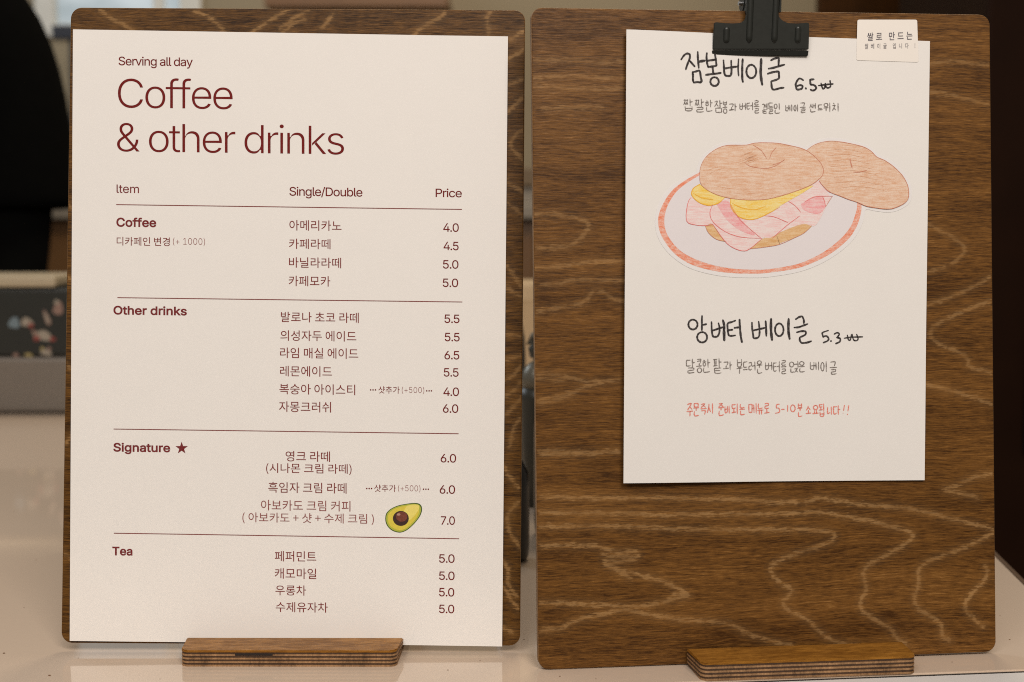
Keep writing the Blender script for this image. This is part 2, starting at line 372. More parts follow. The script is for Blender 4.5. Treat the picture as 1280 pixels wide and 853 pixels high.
# ------------------------------------------------------------------ counter
ZC = -.2107
yw = rad(6.3)
def counter_material():
    m, nt, b = mat('polished_counter')
    a = noise(nt, coords(nt, (4, 4, 4)), 1, 3); c = noise(nt, coords(nt, (300,) * 3), 1, 3, .7)
    f = math_(nt, 'ADD', math_(nt, 'MULTIPLY', a, .7), math_(nt, 'MULTIPLY', c, .3))
    col = mixc(nt, f, (.58, .455, .345), (.66, .54, .43))
    sp = nd(nt, 'ShaderNodeTexVoronoi'); nt.links.new(coords(nt, (55, 55, 55)), sp.inputs['Vector']); sp.inputs['Scale'].default_value = 1
    dots = maprange(nt, sp.outputs['Distance'], .05, .02, 0, .55)
    thin = maprange(nt, noise(nt, coords(nt, (12,) * 3), 1, 1), .6, .66, 0, 1)
    col = mixc(nt, math_(nt, 'MULTIPLY', dots, thin), col, (.12, .07, .04))
    nt.links.new(col, b.inputs['Base Color'])
    sm = noise(nt, coords(nt, (14, 14, 14)), 1, 4, .7)
    nt.links.new(maprange(nt, sm, .3, .7, .035, .10), b.inputs['Roughness'])
    b.inputs['IOR'].default_value = 1.5
    return m
COUNTER = counter_material()
f1, f2 = on_z(1145, 842, ZC), on_z(1280, 837, ZC)
fd = (f2 - f1); fd.z = 0; fd.normalize()
s1, s2 = on_z(1243, 694, ZC), on_z(1280, 730.7, ZC)
sd = (s2 - s1); sd.z = 0; sd.normalize()
# corner where the front edge meets the side edge
den = fd.x * sd.y - fd.y * sd.x
tt = ((s1.x - f1.x) * sd.y - (s1.y - f1.y) * sd.x) / den
corner = f1 + fd * tt
back_r = s1 - sd * ((1.62 - s1.y) / -sd.y)
front_l = f1 - fd * 1.9
cnt = empty('counter', Matrix.Translation((0, 0, ZC)))
tag(cnt, 'polished beige stone counter the two boards stand on, white strip along its front', 'counter', kind='structure')
bm = bmesh.new()
prism(bm, [(front_l.x, front_l.y), (corner.x, corner.y), (back_r.x, back_r.y), (front_l.x, 1.62)], -.03, 0)
bmesh.ops.bevel(bm, geom=[e for e in bm.edges], offset=.0006, segments=2, affect='EDGES')
bm_obj('counter_top', bm, COUNTER, cnt)
# white edging strip, a hair gap in front of the stone
nrm = Vector((fd.y, -fd.x, 0))
bm = bmesh.new(); a = front_l + nrm * .0011; b = corner + nrm * .0011
prism(bm, [(a.x, a.y), (b.x, b.y), (b.x + nrm.x * .016, b.y + nrm.y * .016), (a.x + nrm.x * .016, a.y + nrm.y * .016)], -.045, -.0006)
bmesh.ops.bevel(bm, geom=[e for e in bm.edges], offset=.0015, segments=3, affect='EDGES')
WHITE_EDGE = plain('white_edging', (.72, .71, .69), .35, var=.04)
bm_obj('edge_strip', bm, WHITE_EDGE, cnt)
# dark seam filler and dark side edging
SEAM = plain('dark_seam', (.02, .018, .016), .6)
bm = bmesh.new(); a = front_l; b = corner
prism(bm, [(a.x + nrm.x * .0001, a.y + nrm.y * .0001), (b.x + nrm.x * .0001, b.y + nrm.y * .0001), (b.x + nrm.x * .001, b.y + nrm.y * .001), (a.x + nrm.x * .001, a.y + nrm.y * .001)], -.03, -.0008)
bm_obj('seam', bm, SEAM, cnt)
n2 = Vector((-sd.y, sd.x, 0)); n2 = n2 if n2.x > 0 else -n2
bm = bmesh.new()
prism(bm, [(corner.x + n2.x * .0004, corner.y + n2.y * .0004), (corner.x + n2.x * .0034, corner.y + n2.y * .0034), (back_r.x + n2.x * .0034, back_r.y), (back_r.x + n2.x * .0004, back_r.y)], -.045, -.0005)
bm_obj('side_edging', bm, plain('brown_edging', (.10, .06, .035), .5), cnt)
bm = bmesh.new()
prism(bm, [(front_l.x, front_l.y + .03), (corner.x - .06, corner.y + .03), (back_r.x - .06, 1.58), (front_l.x, 1.58)], -.89, -.031)
bm_obj('counter_body', bm, plain('counter_body_white', (.55, .52, .48), .6), cnt)
for ch in cnt.children: ch.location.z = 0

# a few crumbs and specks on the counter
random.seed(11); bm = bmesh.new()
for px, py, rr_ in [(62, 845, .55), (5, 817, .5), (98, 823, .25), (200, 849, .2), (560, 838, .3), (700, 846, .35), (30, 760, .3), (45, 700, .3), (1190, 828, .3), (1262, 800, .35), (1250, 770, .25), (745, 849, .25), (600, 826, .2), (18, 640, .3), (655, 800, .3)]:
    p = on_z(px, py, ZC); q = bmesh.ops.create_icosphere(bm, subdivisions=1, radius=rr_ * MM)
    for v in q['verts']: v.co = Vector((v.co.x * random.uniform(.8, 1.8) + p.x, v.co.y * random.uniform(.8, 1.4) + p.y, ZC + max(0, v.co.z * .5 + rr_ * MM * .4)))
tag(bm_obj('crumbs', bm, plain('crumb_brown', (.16, .08, .035), .8)), 'scattered brown crumbs and specks on the counter', kind='stuff')

# ------------------------------------------------------------------ plywood stands (layered)
def rrect(x0, x1, y0, y1, r, corners=(1, 1, 1, 1), n=6):
    out = []
    for (cx_, cy_, a0, on) in ((x1 - r, y0 + r, -90, corners[1]), (x1 - r, y1 - r, 0, corners[2]), (x0 + r, y1 - r, 90, corners[3]), (x0 + r, y0 + r, 180, corners[0])):
        if on:
            out += [(cx_ + r * math.cos(rad(a0 + 90 * i / n)), cy_ + r * math.sin(rad(a0 + 90 * i / n))) for i in range(n + 1)]
        else:
            out.append((x1 if a0 in (-90, 0) else x0, y0 if a0 in (-90, 180) else y1))
    return out
def stand(name, M, W, front, back, n_low, label, knot=True, total=.0079):
    """M: frame on the counter, origin under the board's face; y towards the back"""
    root = empty(name, M); tag(root, label, 'board stand', 'plywood stands holding the boards')
    N = 9; t_face = .0011; t = (total - t_face) / (N - 1)
    z = 0.0
    for k in range(N):
        h = t_face if k == N - 1 else t
        light = k % 2 == 0
        pr = 0.0 if light else -.00022
        m = [PLY_LIGHT if light else PLY_DARK]
        if k == N - 1: m = [WOOD_TOP]
        bm = bmesh.new()
        x0, x1 = -W / 2 - pr, W / 2 + pr
        z0, z1 = z + (.00004 if k else 0), z + h
        if k < n_low:
            prism(bm, rrect(x0, x1, -front - pr, back, .0032), z0, z1)
        else:
            prism(bm, rrect(x0, x1, -front - pr, -.0004, .0032, (1, 1, 0, 0)), z0, z1)
            prism(bm, rrect(x0, x1, .0068, back, .0032, (0, 0, 1, 1)), z0, z1)
        if k == N - 1:
            bm.edges.ensure_lookup_table()
            es = [e for e in bm.edges if all(abs(v.co.z - z1) < 1e-7 for v in e.verts)]
            bmesh.ops.bevel(bm, geom=es, offset=.0005, segments=2, affect='EDGES')
            es = None
        for v in bm.verts:
            if v.co.y < 0: v.co.x *= 1 + .036 * v.co.y / front
        o = bm_obj('veneer', bm, m, root)
        if k == N - 1: o.name = 'top_veneer'
        o.matrix_world = M
        z += h
    if not knot: return root
    # a dark chip in the front edge
    bm = bmesh.new(); bm_box(bm, -W * .24, -W * .07, -front - .0002, -front + .002, total - .0027, total - .0016, bev=.0003)
    o = bm_obj('edge_knot', bm, [plain('dark_knot', (.012, .006, .004), .8)], root); o.matrix_world = M
    return root
def contact(pl, x_local):
    p = pl.M @ Vector((x_local, 0, 0)); return p
xl = -.1052; pl_ = Vector((xl, .6675, ZC))
M_SL = Matrix.Translation(pl_) @ Matrix.Rotation(-.004, 4, 'Z')
stand('board_stand', M_SL, .1052, .0205, .040, 5, 'stained plywood stand of the printed coffee menu board, whole front edge in view')
base = MR @ Vector((.0068, 0, 0))
M_SR = Matrix.Translation((base.x + .0045, base.y - .0006, ZC)) @ Matrix.Rotation(.1065, 4, 'Z')
stand('board_stand', M_SR, .1052, .0222, .040, 1, 'stained plywood stand of the hand drawn menu board, at the counter edge', knot=False, total=.0085)

# ------------------------------------------------------------------ sheets of paper
def sheet(name, pl, quad, warp, mt, label, cat, nx=40, nz=56, th=.00022):
    Q = [np.array(pl(*q)) for q in quad]; verts = []; faces = []
    for j in range(nz + 1):
        for i in range(nx + 1):
            s, t = i / nx, j / nz
            p = (Q[3] * (1 - s) + Q[2] * s) * (1 - t) + (Q[0] * (1 - s) + Q[1] * s) * t
            verts.append((p[0], -warp(p[0], p[1]), p[1]))
    k = nx + 1
    faces = [(j * k + i, j * k + i + 1, (j + 1) * k + i + 1, (j + 1) * k + i) for j in range(nz) for i in range(nx)]
    nv = len(verts); verts += [(x, y + th, z) for x, y, z in verts]
    faces += [tuple(v + nv for v in f[::-1]) for f in faces]
    loop = list(range(k)) + [r * k + nx for r in range(1, nz + 1)] + [nz * k + c for c in range(nx - 1, -1, -1)] + [r * k for r in range(nz - 1, 0, -1)]
    for a, b in zip(loop, loop[1:] + loop[:1]): faces.append((a, a + nv, b + nv, b))
    o = mesh_from(name, verts, faces, [mt], M=pl.M)
    return tag(o, label, cat)
def sstep(a, b, x):
    t = max(0, min(1, (x - a) / (b - a))); return t * t * (3 - 2 * t)
lx0, _ = PL(90, 420); lx1, _ = PL(631, 420); _, lz0 = PL(350, 805); _, lz1 = PL(350, 42)
def warpL(x, z):
    u = (x - lx0) / (lx1 - lx0); v = (z - lz0) / (lz1 - lz0)
    return .0010 + .0004 * sstep(.8, 1.02, u) + .0007 * sstep(.35, 0, u) * (1 - v) + .0002 * math.sin(v * 5 + 1) * u
rx0, _ = PR(779, 320); rx1, _ = PR(1158, 320); _, rz0 = PR(960, 601); _, rz1 = PR(960, 46)
def warpR(x, z):
    u = (x - rx0) / (rx1 - rx0); v = (z - rz0) / (rz1 - rz0)
    return .0007 + .0042 * sstep(.60, -.03, u) * (1 - .35 * abs(v - .5)) + .0004 * sstep(.6, 1, u) * (1 - v) + .0006 * sstep(.4, 0, v)
sL = sheet('menu_sheet', PL, [(92, 37.5), (635, 46.5), (627.7, 807.5), (88.5, 800.5)], warpL, PAPER, 'white printed sheet with dark red coffee and drinks price list', 'menu sheet')
sR = sheet('menu_sheet', PR, [(781, 39.3), (1161.7, 52), (1154, 600), (777, 603)], warpR, PAPER_R, 'white sheet with handwritten bagel names and a coloured sandwich drawing', 'menu sheet')

def on_sheet_obj(name, pl, warp, verts2, faces, m, parent, lift=.00012):
    verts = [(x, -warp(x, z) - lift, z) for x, z in verts2]
    return mesh_from(name, verts, faces, [m], parent, M=pl.M)

# ------------------------------------------------------------------ printed text
FD = bpy.utils.system_resource('DATAFILES', path='fonts') or ''
def font(fn):
    try: return bpy.data.fonts.load(os.path.join(FD, fn))
    except Exception: return None
LATIN, HANGUL = font('Inter.woff2'), font('Noto Sans CJK Regular.woff2')
from mathutils.geometry import delaunay_2d_cdt
_gl = {}
def glyphs(txt, fnt, offset=0.0, spacing=1.0, res=4):
    """outlines of a line of text, thickened or thinned by offset, filled by their winding number"""
    key = (txt, fnt.name if fnt else '', offset, spacing)
    if key in _gl: return _gl[key]
    c = bpy.data.curves.new('text', 'FONT'); c.body = txt; c.size = 1
    if fnt: c.font = fnt
    c.space_character = spacing
    o = bpy.data.objects.new('text', c); COL.objects.link(o)
    dg = bpy.context.evaluated_depsgraph_get(); cu = o.evaluated_get(dg).to_curve(dg)
    loops = []
    for sp in cu.splines:
        P = []
        if sp.type == 'BEZIER':
            bp = sp.bezier_points; n = len(bp)
            for i in range(n):
                a, b = bp[i], bp[(i + 1) % n]
                p0, p1, p2, p3 = a.co, a.handle_right, b.handle_left, b.co
                straight = ((p1 - p0).cross(p3 - p0)).length < 1e-7 and ((p2 - p0).cross(p3 - p0)).length < 1e-7
                for k in range(1 if straight else res):
                    t = k / (1 if straight else res); u = 1 - t
                    q = p0 * u ** 3 + p1 * 3 * u * u * t + p2 * 3 * u * t * t + p3 * t ** 3; P.append((q.x, q.y))
        else: P = [(p.co.x, p.co.y) for p in sp.points]
        Q = []
        for p in P:
            if not Q or math.hypot(p[0] - Q[-1][0], p[1] - Q[-1][1]) > 1e-5: Q.append(p)
        if len(Q) > 2 and math.hypot(Q[0][0] - Q[-1][0], Q[0][1] - Q[-1][1]) < 1e-5: Q.pop()
        if len(Q) > 2: loops.append(np.array(Q))
    o.to_curve_clear() if hasattr(o, 'to_curve_clear') else None
    bpy.data.objects.remove(o); bpy.data.curves.remove(c)
    area_ = lambda L: .5 * np.sum(L[:, 0] * np.roll(L[:, 1], -1) - np.roll(L[:, 0], -1) * L[:, 1])
    big = max(loops, key=lambda L: abs(area_(L))); sg = 1 if area_(big) > 0 else -1
    if offset:
        out = []
        for L in loops:
            e = np.roll(L, -1, 0) - L; e /= np.linalg.norm(e, axis=1)[:, None]
            nn = np.stack([e[:, 1], -e[:, 0]], 1) * sg; m_ = nn + np.roll(nn, 1, 0)
            m_ /= np.maximum(.35, (m_ * nn).sum(1))[:, None]; out.append(L + m_ * offset)
        loops = out
    V = np.concatenate(loops); E_ = []; b0 = 0
    for L in loops: E_ += [(b0 + i, b0 + (i + 1) % len(L)) for i in range(len(L))]; b0 += len(L)
    A_, B_ = V[[e[0] for e in E_]], V[[e[1] for e in E_]]
    vo, _, fo, *_r = delaunay_2d_cdt([Vector(v) for v in V], E_, [], 0, 1e-6)
    VO = np.array([tuple(v) for v in vo]); F = np.array([f for f in fo if len(f) == 3]); Cn = VO[F].mean(1)
    wn = np.zeros(len(F))
    for a, b in zip(A_, B_):
        up_ = (a[1] <= Cn[:, 1]) & (b[1] > Cn[:, 1]); dn = (a[1] > Cn[:, 1]) & (b[1] <= Cn[:, 1])
        cr = (b[0] - a[0]) * (Cn[:, 1] - a[1]) - (Cn[:, 0] - a[0]) * (b[1] - a[1])
        wn += (up_ & (cr > 0)).astype(float) - (dn & (cr < 0)).astype(float)
    F = F[(wn * sg) > .5]
    used = np.unique(F); mp = -np.ones(len(VO), int); mp[used] = np.arange(len(used))
    _gl[key] = (VO[used], [tuple(int(x) for x in mp[f]) for f in F])
    return _gl[key]
_cap = {}
def cap_h(fnt, offset):
    k = (fnt.name if fnt else '', offset)
    if k not in _cap: _cap[k] = glyphs('H', fnt, offset)[0][:, 1].max()
    return _cap[k]
SL = .0135
def text(pl, warp, parent, txt, x0, x1, top, bot, m=None, fnt=None, mode='ink', slope=SL, offset=0., spacing=1., name='lettering', lift=.00012):
    """ink box (or cap height to baseline) of a line measured at its left end; the line follows the sheet's slope"""
    fnt = fnt or HANGUL; V, F = glyphs(txt, fnt, offset, spacing)
    xa, xb = V[:, 0].min(), V[:, 0].max()
    ya, yb = (0, cap_h(fnt, offset)) if mode == 'cap' else (V[:, 1].min(), V[:, 1].max())
    pts = []
    for x, y in V:
        s = (x - xa) / (xb - xa); t = (y - ya) / (yb - ya)
        px = x0 + (x1 - x0) * s; py = bot + (top - bot) * t + slope * (px - x0)
        pts.append(pl(px, py))
    return on_sheet_obj(name, pl, warp, pts, F, m, parent, lift)
def tl(txt, x0, x1, top, bot, m, **k): return text(PL, warpL, sL, txt, x0, x1, top, bot, m, **k)
LC = dict(fnt=LATIN, mode='cap')
tl('Serving all day', 149, 241.6, 71.6, 82.2, INK_RED, spacing=.92, offset=.003, **LC)
tl('Coffee', 148.3, 291.3, 99.3, 135.6, INK_RED, offset=-.0085, spacing=.90, **LC)
tl('& other drinks', 147.2, 430.3, 154.6, 190.2, INK_RED, offset=-.0085, spacing=.90, **LC)
tl('ltem', 146.6, 174.5, 231.2, 241.5, INK_BOLD, offset=.002, spacing=.97, **LC)
tl('Single/Double', 362.2, 453.3, 234.2, 244.9, INK_RED, offset=.003, spacing=.92, **LC)
tl('Price', 544.7, 577.4, 236.3, 246.6, INK_RED, offset=.003, spacing=.92, **LC)
B = dict(fnt=LATIN, mode='cap', spacing=1.0)
def bold(txt, x0, x1, a, b): tl(txt, x0, x1, a, b, INK_BOLD, offset=.020, **B)
bold('Coffee', 146.4, 196, 272.6, 283.4)
bold('Other drinks', 142.8, 234.2, 382.6, 393)
bold('Signature', 142.8, 213.5, 553.6, 564)
bold('Tea', 141.6, 166.6, 683, 693.4)
tl('디카페인 변경', 146.8, 212.9, 296.4, 307.2, INK_THIN)
tl('(+ 1000)', 217, 256.8, 297.4, 307.4, INK_PALE, fnt=LATIN, mode='ink', offset=-.010)
for s, x0, x1, a, b, mm in [('아메리카노', 362.2, 427.2, 275.4, 288.4, INK_THIN), ('카페라떼', 361.7, 413.4, 298.6, 311.3, INK_THIN), ('바닐라라떼', 361.7, 426.7, 321.8, 334.8, INK_THIN), ('카페모카', 361.3, 413.2, 344.9, 357.8, INK_THIN),
        ('발로나 초코 라떼', 351.6, 448.7, 389.9, 402.8, INK_THIN), ('의성자두 에이드', 351, 445.7, 413, 426, INK_THIN), ('라임 매실 에이드', 350.6, 448.1, 434.5, 447.6, INK_THIN), ('레몬에이드', 350.6, 415.3, 457.4, 470.4, INK_THIN), ('복숭아 아이스티', 349.7, 444.3, 479.7, 492.8, INK_THIN), ('자몽크러쉬', 349.3, 414.1, 501.7, 514.9, INK_THIN),
        ('영크 라떼', 357.5, 412.8, 563.6, 576.6, INK_THIN), ('(시나몬 크림 라떼)', 333.2, 439.8, 578.8, 592.4, INK_THIN), ('흑임자 크림 라떼', 335.9, 433.5, 602.3, 615.6, INK_THIN), ('아보카도 크림 커피', 326.8, 438.4, 624.6, 637.8, INK_PALE), ('( 아보카도 + 샷 + 수제 크림 )', 303.6, 467.7, 640.2, 654, INK_PALE),
        ('페퍼민트', 344, 395.8, 688.4, 701.4, INK_THIN), ('캐모마일', 344, 395.8, 709.8, 722.9, INK_THIN), ('우롱차', 344.8, 383, 731.1, 743.7, INK_THIN), ('수제유자차', 345.3, 410.1, 752, 764.6, INK_THIN)]:
    tl(s, x0, x1, a, b, mm)
for s, x0, x1, base_ in [('4.0', 554.2, 573.6, 290.1), ('4.5', 554.6, 573.4, 313.1), ('5.0', 553.8, 573.2, 336.1), ('5.0', 553.6, 572.8, 359.1), ('5.5', 555.7, 574.5, 404), ('5.5', 556.1, 574.7, 426.8), ('6.5', 555.7, 574.3, 449.4), ('5.5', 554.9, 573.4, 470.9), ('4.0', 554.4, 573.9, 495), ('6.0', 553.8, 573, 516),
        ('6.0', 551, 570.3, 578), ('6.0', 549.8, 569, 617), ('7.0', 551.3, 568.8, 655.7), ('5.0', 549, 568.4, 703.1), ('5.0', 549, 568.4, 724.6), ('5.0', 549, 568, 745.1), ('5.0', 549, 568, 766)]:
    tl(s, x0, x1, base_ - 10.6, base_ - .2, INK_RED, spacing=.90, offset=.003, **LC)
def note(x0, x1, a, y):
    tl('샷추가', x0, x1, a, a + 9, INK_THIN)
note(473.2, 499.8, 482.9, 0); note(468.1, 495.1, 605.6, 0)
tl('(+500)', 502.6, 530.4, 483.4, 492.3, INK_PALE, fnt=LATIN, mode='ink', offset=-.010)
tl('(+500)', 497.9, 525.7, 606, 615, INK_PALE, fnt=LATIN, mode='ink', offset=-.010)

def poly_on(pl, warp, parent, name, pts, m, lift, k=4, closed=True, split=True):
    """a filled flat shape, cut into small faces so it follows the paper"""
    p = smooth_line(list(pts) + ([pts[0]] if closed else []), k) if k > 1 else list(pts)
    if closed and k > 1: p = p[:-1]
    P = [pl(*q) for q in p]
    bm = bmesh.new(); vs_ = [bm.verts.new((x, 0, z)) for x, z in P]
    try: f = bm.faces.new(vs_)
    except ValueError: bm.free(); return None
    bmesh.ops.triangulate(bm, faces=bm.faces)
    for a in range(4):
        es = [e for e in bm.edges if e.calc_length() > .006]
        if not es: break
        bmesh.ops.subdivide_edges(bm, edges=es, cuts=1); bmesh.ops.triangulate(bm, faces=bm.faces)
    bmesh.ops.recalc_face_normals(bm, faces=bm.faces)
    for v in bm.verts: v.co.y = -warp(v.co.x, v.co.z) - lift
    me = bpy.data.meshes.new(name); bm.to_mesh(me); bm.free()
    o = link(name, me, [m], parent, M=pl.M)
    return o
def strokes(pl, warp, parent, name, lines, width, m, lift=.00012, taper=.35, rough=.10, k=3, smooth=True):
    """pen strokes: ribbons of uneven width in px units of the measured plan"""
    V = []; F = []
    for ln in lines:
        w0 = width
        if isinstance(ln, tuple) and isinstance(ln[1], (int, float)) and not isinstance(ln[0], (int, float)): ln, w0 = ln[0], ln[1] * width
        p = smooth_line(ln, k) if (smooth and len(ln) > 2) else None
        if p is None:
            p = []
            for a, b in zip(ln, ln[1:]):
                n_ = max(2, int(math.hypot(b[0] - a[0], b[1] - a[1]) / 1.6))
                p += [(a[0] + (b[0] - a[0]) * i / n_, a[1] + (b[1] - a[1]) * i / n_) for i in range(n_)]
            p.append(ln[-1])
        n = len(p); b0 = len(V); ph = random.random() * 9
        for i, (x, y) in enumerate(p):
            q0, q1 = p[max(i - 1, 0)], p[min(i + 1, n - 1)]
            dx, dy = q1[0] - q0[0], q1[1] - q0[1]; L = math.hypot(dx, dy) or 1
            nx_, ny_ = -dy / L, dx / L
            e = min(i, n - 1 - i) / max(1, n * .18); tp = 1 - taper * max(0, 1 - e)
            wv = w0 * .5 * tp * (1 + rough * (math.sin(i * 1.7 + ph) + random.uniform(-.7, .7)))
            V.append((x + nx_ * wv, y + ny_ * wv)); V.append((x - nx_ * wv, y - ny_ * wv))
        for i in range(n - 1):
            a = b0 + i * 2; F.append((a, a + 1, a + 3, a + 2))
        # rounded ends
        for (i, s) in ((0, -1), (n - 1, 1)):
            q0, q1 = (p[0], p[1]) if i == 0 else (p[n - 2], p[n - 1])
            dx, dy = q1[0] - q0[0], q1[1] - q0[1]; L = math.hypot(dx, dy) or 1
            V.append((p[i][0] + s * dx / L * w0 * .38, p[i][1] + s * dy / L * w0 * .38)); a = b0 + i * 2
            F.append((a, a + 1, len(V) - 1))
    return on_sheet_obj(name, pl, warp, [pl(*v) for v in V], F, m, parent, lift)

# rules
for (xa, ya, xb, yb) in [(146.4, 256.3, 577.4, 262.2), (147.9, 372.4, 577.9, 377.8), (143.2, 536.3, 573.2, 542.2), (143.6, 666.2, 573.9, 673.2)]:
    n = 40; P = [(xa + (xb - xa) * i / n, ya + (yb - ya) * i / n) for i in range(n + 1)]
    strokes(PL, warpL, sL, 'rule_line', [P], .95, INK_THIN, taper=0, rough=.03, k=1, smooth=False)
# dots of the two notes
for (xs, y, mm) in [((463.6, 466.6, 469.6), 487.5, 0), ((533.6, 536.6, 539.4), 488.7, 0), ((458.8, 461.8, 464.8), 610.6, 0), ((529.6, 532.6, 535.6), 611.4, 0)]:
    V = []; F = []
    for x in xs:
        b0 = len(V); V += [(x + .95 * math.cos(a * math.pi / 4), y + .95 * math.sin(a * math.pi / 4)) for a in range(8)]; F.append(tuple(range(b0, b0 + 8)))
    on_sheet_obj('lettering', PL, warpL, [PL(*v) for v in V], F, INK_RED, sL)
# star
sp = []
for i in range(10):
    r = 8 if i % 2 == 0 else 3.15; a = rad(-90 + 36 * i); sp.append((227.8 + r * math.cos(a), 560.2 + r * math.sin(a)))
on_sheet_obj('star', PL, warpL, [PL(227.8, 560.2)] + [PL(*q) for q in sp], [(0, i + 1, (i + 1) % 10 + 1) for i in range(10)], INK_BOLD, sL)

# avocado print
def cv(ox, oy, s, pts): return [(ox + x / s, oy + y / s) for x, y in pts]
av = cv(340, 540, 4.738, [(672, 510), (678, 482), (703, 456), (745, 436), (790, 426), (840, 420), (872, 424), (887, 440), (889, 465), (878, 497), (850, 535), (820, 565), (790, 586), (755, 595), (715, 584), (688, 561), (675, 535)])
def shrink(pts, k, c=None):
    cx_ = sum(p[0] for p in pts) / len(pts) if c is None else c[0]; cy_ = sum(p[1] for p in pts) / len(pts) if c is None else c[1]
    return [(cx_ + (x - cx_) * k, cy_ + (y - cy_) * k) for x, y in pts]
avo = poly_on(PL, warpL, sL, 'avocado_print', av, crayon('avocado_skin', (.030, .060, .012), (.10, .17, .03), .4, .7, 1, 40, 0, 500, 300), .00010)
c0 = (503.2, 646.6)
poly_on(PL, warpL, avo, 'green_flesh', shrink(av, .945, c0), plain('avocado_green', (.42, .46, .05), .5, nscale=700), .00016)
poly_on(PL, warpL, avo, 'yellow_flesh', shrink(av, .85, c0), plain('avocado_yellow', (.68, .56, .06), .5, nscale=900, var=.15), .00022)
poly_on(PL, warpL, avo, 'yellow_flesh', [(509, 632), (518, 630.5), (524, 632), (523, 638), (515, 648), (508, 651), (504, 642)], plain('avocado_pale_yellow', (.80, .68, .16), .5, nscale=900, var=.12), .00026)
seed = [(501.4 + 9.9 * math.cos(a * math.pi / 9), 647.8 + 9.3 * math.sin(a * math.pi / 9)) for a in range(18)]
poly_on(PL, warpL, avo, 'stone', seed, plain('avocado_stone_dark', (.035, .010, .007), .5, nscale=900, var=.5), .00031)
poly_on(PL, warpL, avo, 'stone', [(502.4 + 7.0 * math.cos(a * math.pi / 9), 645.7 + 6.2 * math.sin(a * math.pi / 9)) for a in range(18)], plain('avocado_stone_brown', (.17, .040, .020), .5, nscale=900, var=.6), .00036)
poly_on(PL, warpL, avo, 'stone', [(498.6 + 2.3 * math.cos(a * math.pi / 6), 642.9 + 1.5 * math.sin(a * math.pi / 6)) for a in range(12)], plain('avocado_stone_glint', (.42, .24, .18), .5), .00041)

# ------------------------------------------------------------------ handwriting on the right sheet
def S(ox, oy, s, lines):
    out = []
    for l in lines:
        if len(l) == 2 and isinstance(l[1], (int, float)) and not isinstance(l[0], (int, float)): out.append((cv(ox, oy, s, l[0]), l[1]))
        else: out.append(cv(ox, oy, s, l))
    return out
def ring(cx_, cy_, rx, ry, n=14, a0=-100, over=20):
    return [(cx_ + rx * math.cos(rad(a0 + (360 + over) * i / n)), cy_ + ry * math.sin(rad(a0 + (360 + over) * i / n))) for i in range(n + 1)]
big1 = S(845, 60, 15.51, [
    [(68, 255), (110, 190), (160, 145), (210, 138), (238, 165), (235, 230), (200, 320), (175, 390), (160, 445)], [(235, 275), (280, 325), (335, 385)],
    [(393, 100), (395, 200), (403, 300), (413, 415)], ([(420, 290), (470, 280), (535, 270)], 1.25),
    [(290, 490), (300, 560), (298, 640), (315, 700)], [(290, 495), (360, 480), (415, 462), (440, 500), (450, 580), (468, 670), (440, 690), (380, 685), (315, 698)],
    [(572, 120), (565, 200), (572, 290), (585, 350), (598, 398)], [(728, 130), (740, 200), (752, 290), (762, 365)], [(575, 272), (640, 262), (745, 248)], [(598, 392), (670, 382), (760, 366)],
    [(683, 385), (690, 450), (698, 515)], [(548, 545), (650, 530), (750, 518), (848, 503)], ring(722, 672, 82, 84)]) \
 + S(895, 60, 14.22, [
    [(112, 235), (118, 330), (122, 420), (135, 490), (160, 510), (225, 512), (250, 480), (256, 400), (252, 320), (250, 238)], [(125, 385), (240, 362), (370, 345)], ([(383, 210), (378, 300), (375, 400), (385, 510)], .8), ([(458, 210), (450, 330), (448, 450), (450, 560), (462, 620)], 1.1),
    ring(612, 430, 88, 118, a0=-60), ([(790, 205), (785, 330), (780, 450), (790, 560), (808, 665)], 1.3),
    [(962, 232), (1010, 205), (1060, 190), (1108, 185)], [(1108, 185), (1105, 240), (1100, 325)], [(920, 378), (1010, 362), (1100, 335), (1208, 305)],
    [(905, 470), (960, 450), (1040, 432), (1105, 425)], [(1105, 425), (1108, 480), (1112, 545)], [(1112, 548), (1060, 575), (975, 600)], [(970, 600), (975, 670), (985, 730), (1015, 752)], [(1015, 752), (1070, 740), (1130, 722), (1195, 715)]]) \
 + S(985, 90, 19.69, [
    ([(365, 215), (300, 175), (250, 180), (200, 250), (175, 320), (190, 400), (210, 440), (270, 440), (330, 415), (345, 360), (310, 335), (250, 340), (200, 370)], .95),
    ([(420, 405), (432, 425)], 1.1), ([(625, 190), (580, 195), (530, 195)], .95), ([(530, 195), (535, 260), (545, 330)], .95), ([(545, 328), (610, 325), (665, 365), (680, 410), (640, 455), (580, 465), (540, 440)], .95),
    ([(740, 345), (820, 335), (920, 320), (1020, 310), (1100, 305)], .8), ([(800, 285), (815, 350), (845, 420), (880, 410), (900, 340), (905, 290)], .8), ([(905, 290), (915, 360), (950, 400), (1010, 390), (1035, 340), (1020, 220)], .8)])
strokes(PR, warpR, sR, 'handwriting', big1, 2.6, MARKER, taper=.2)
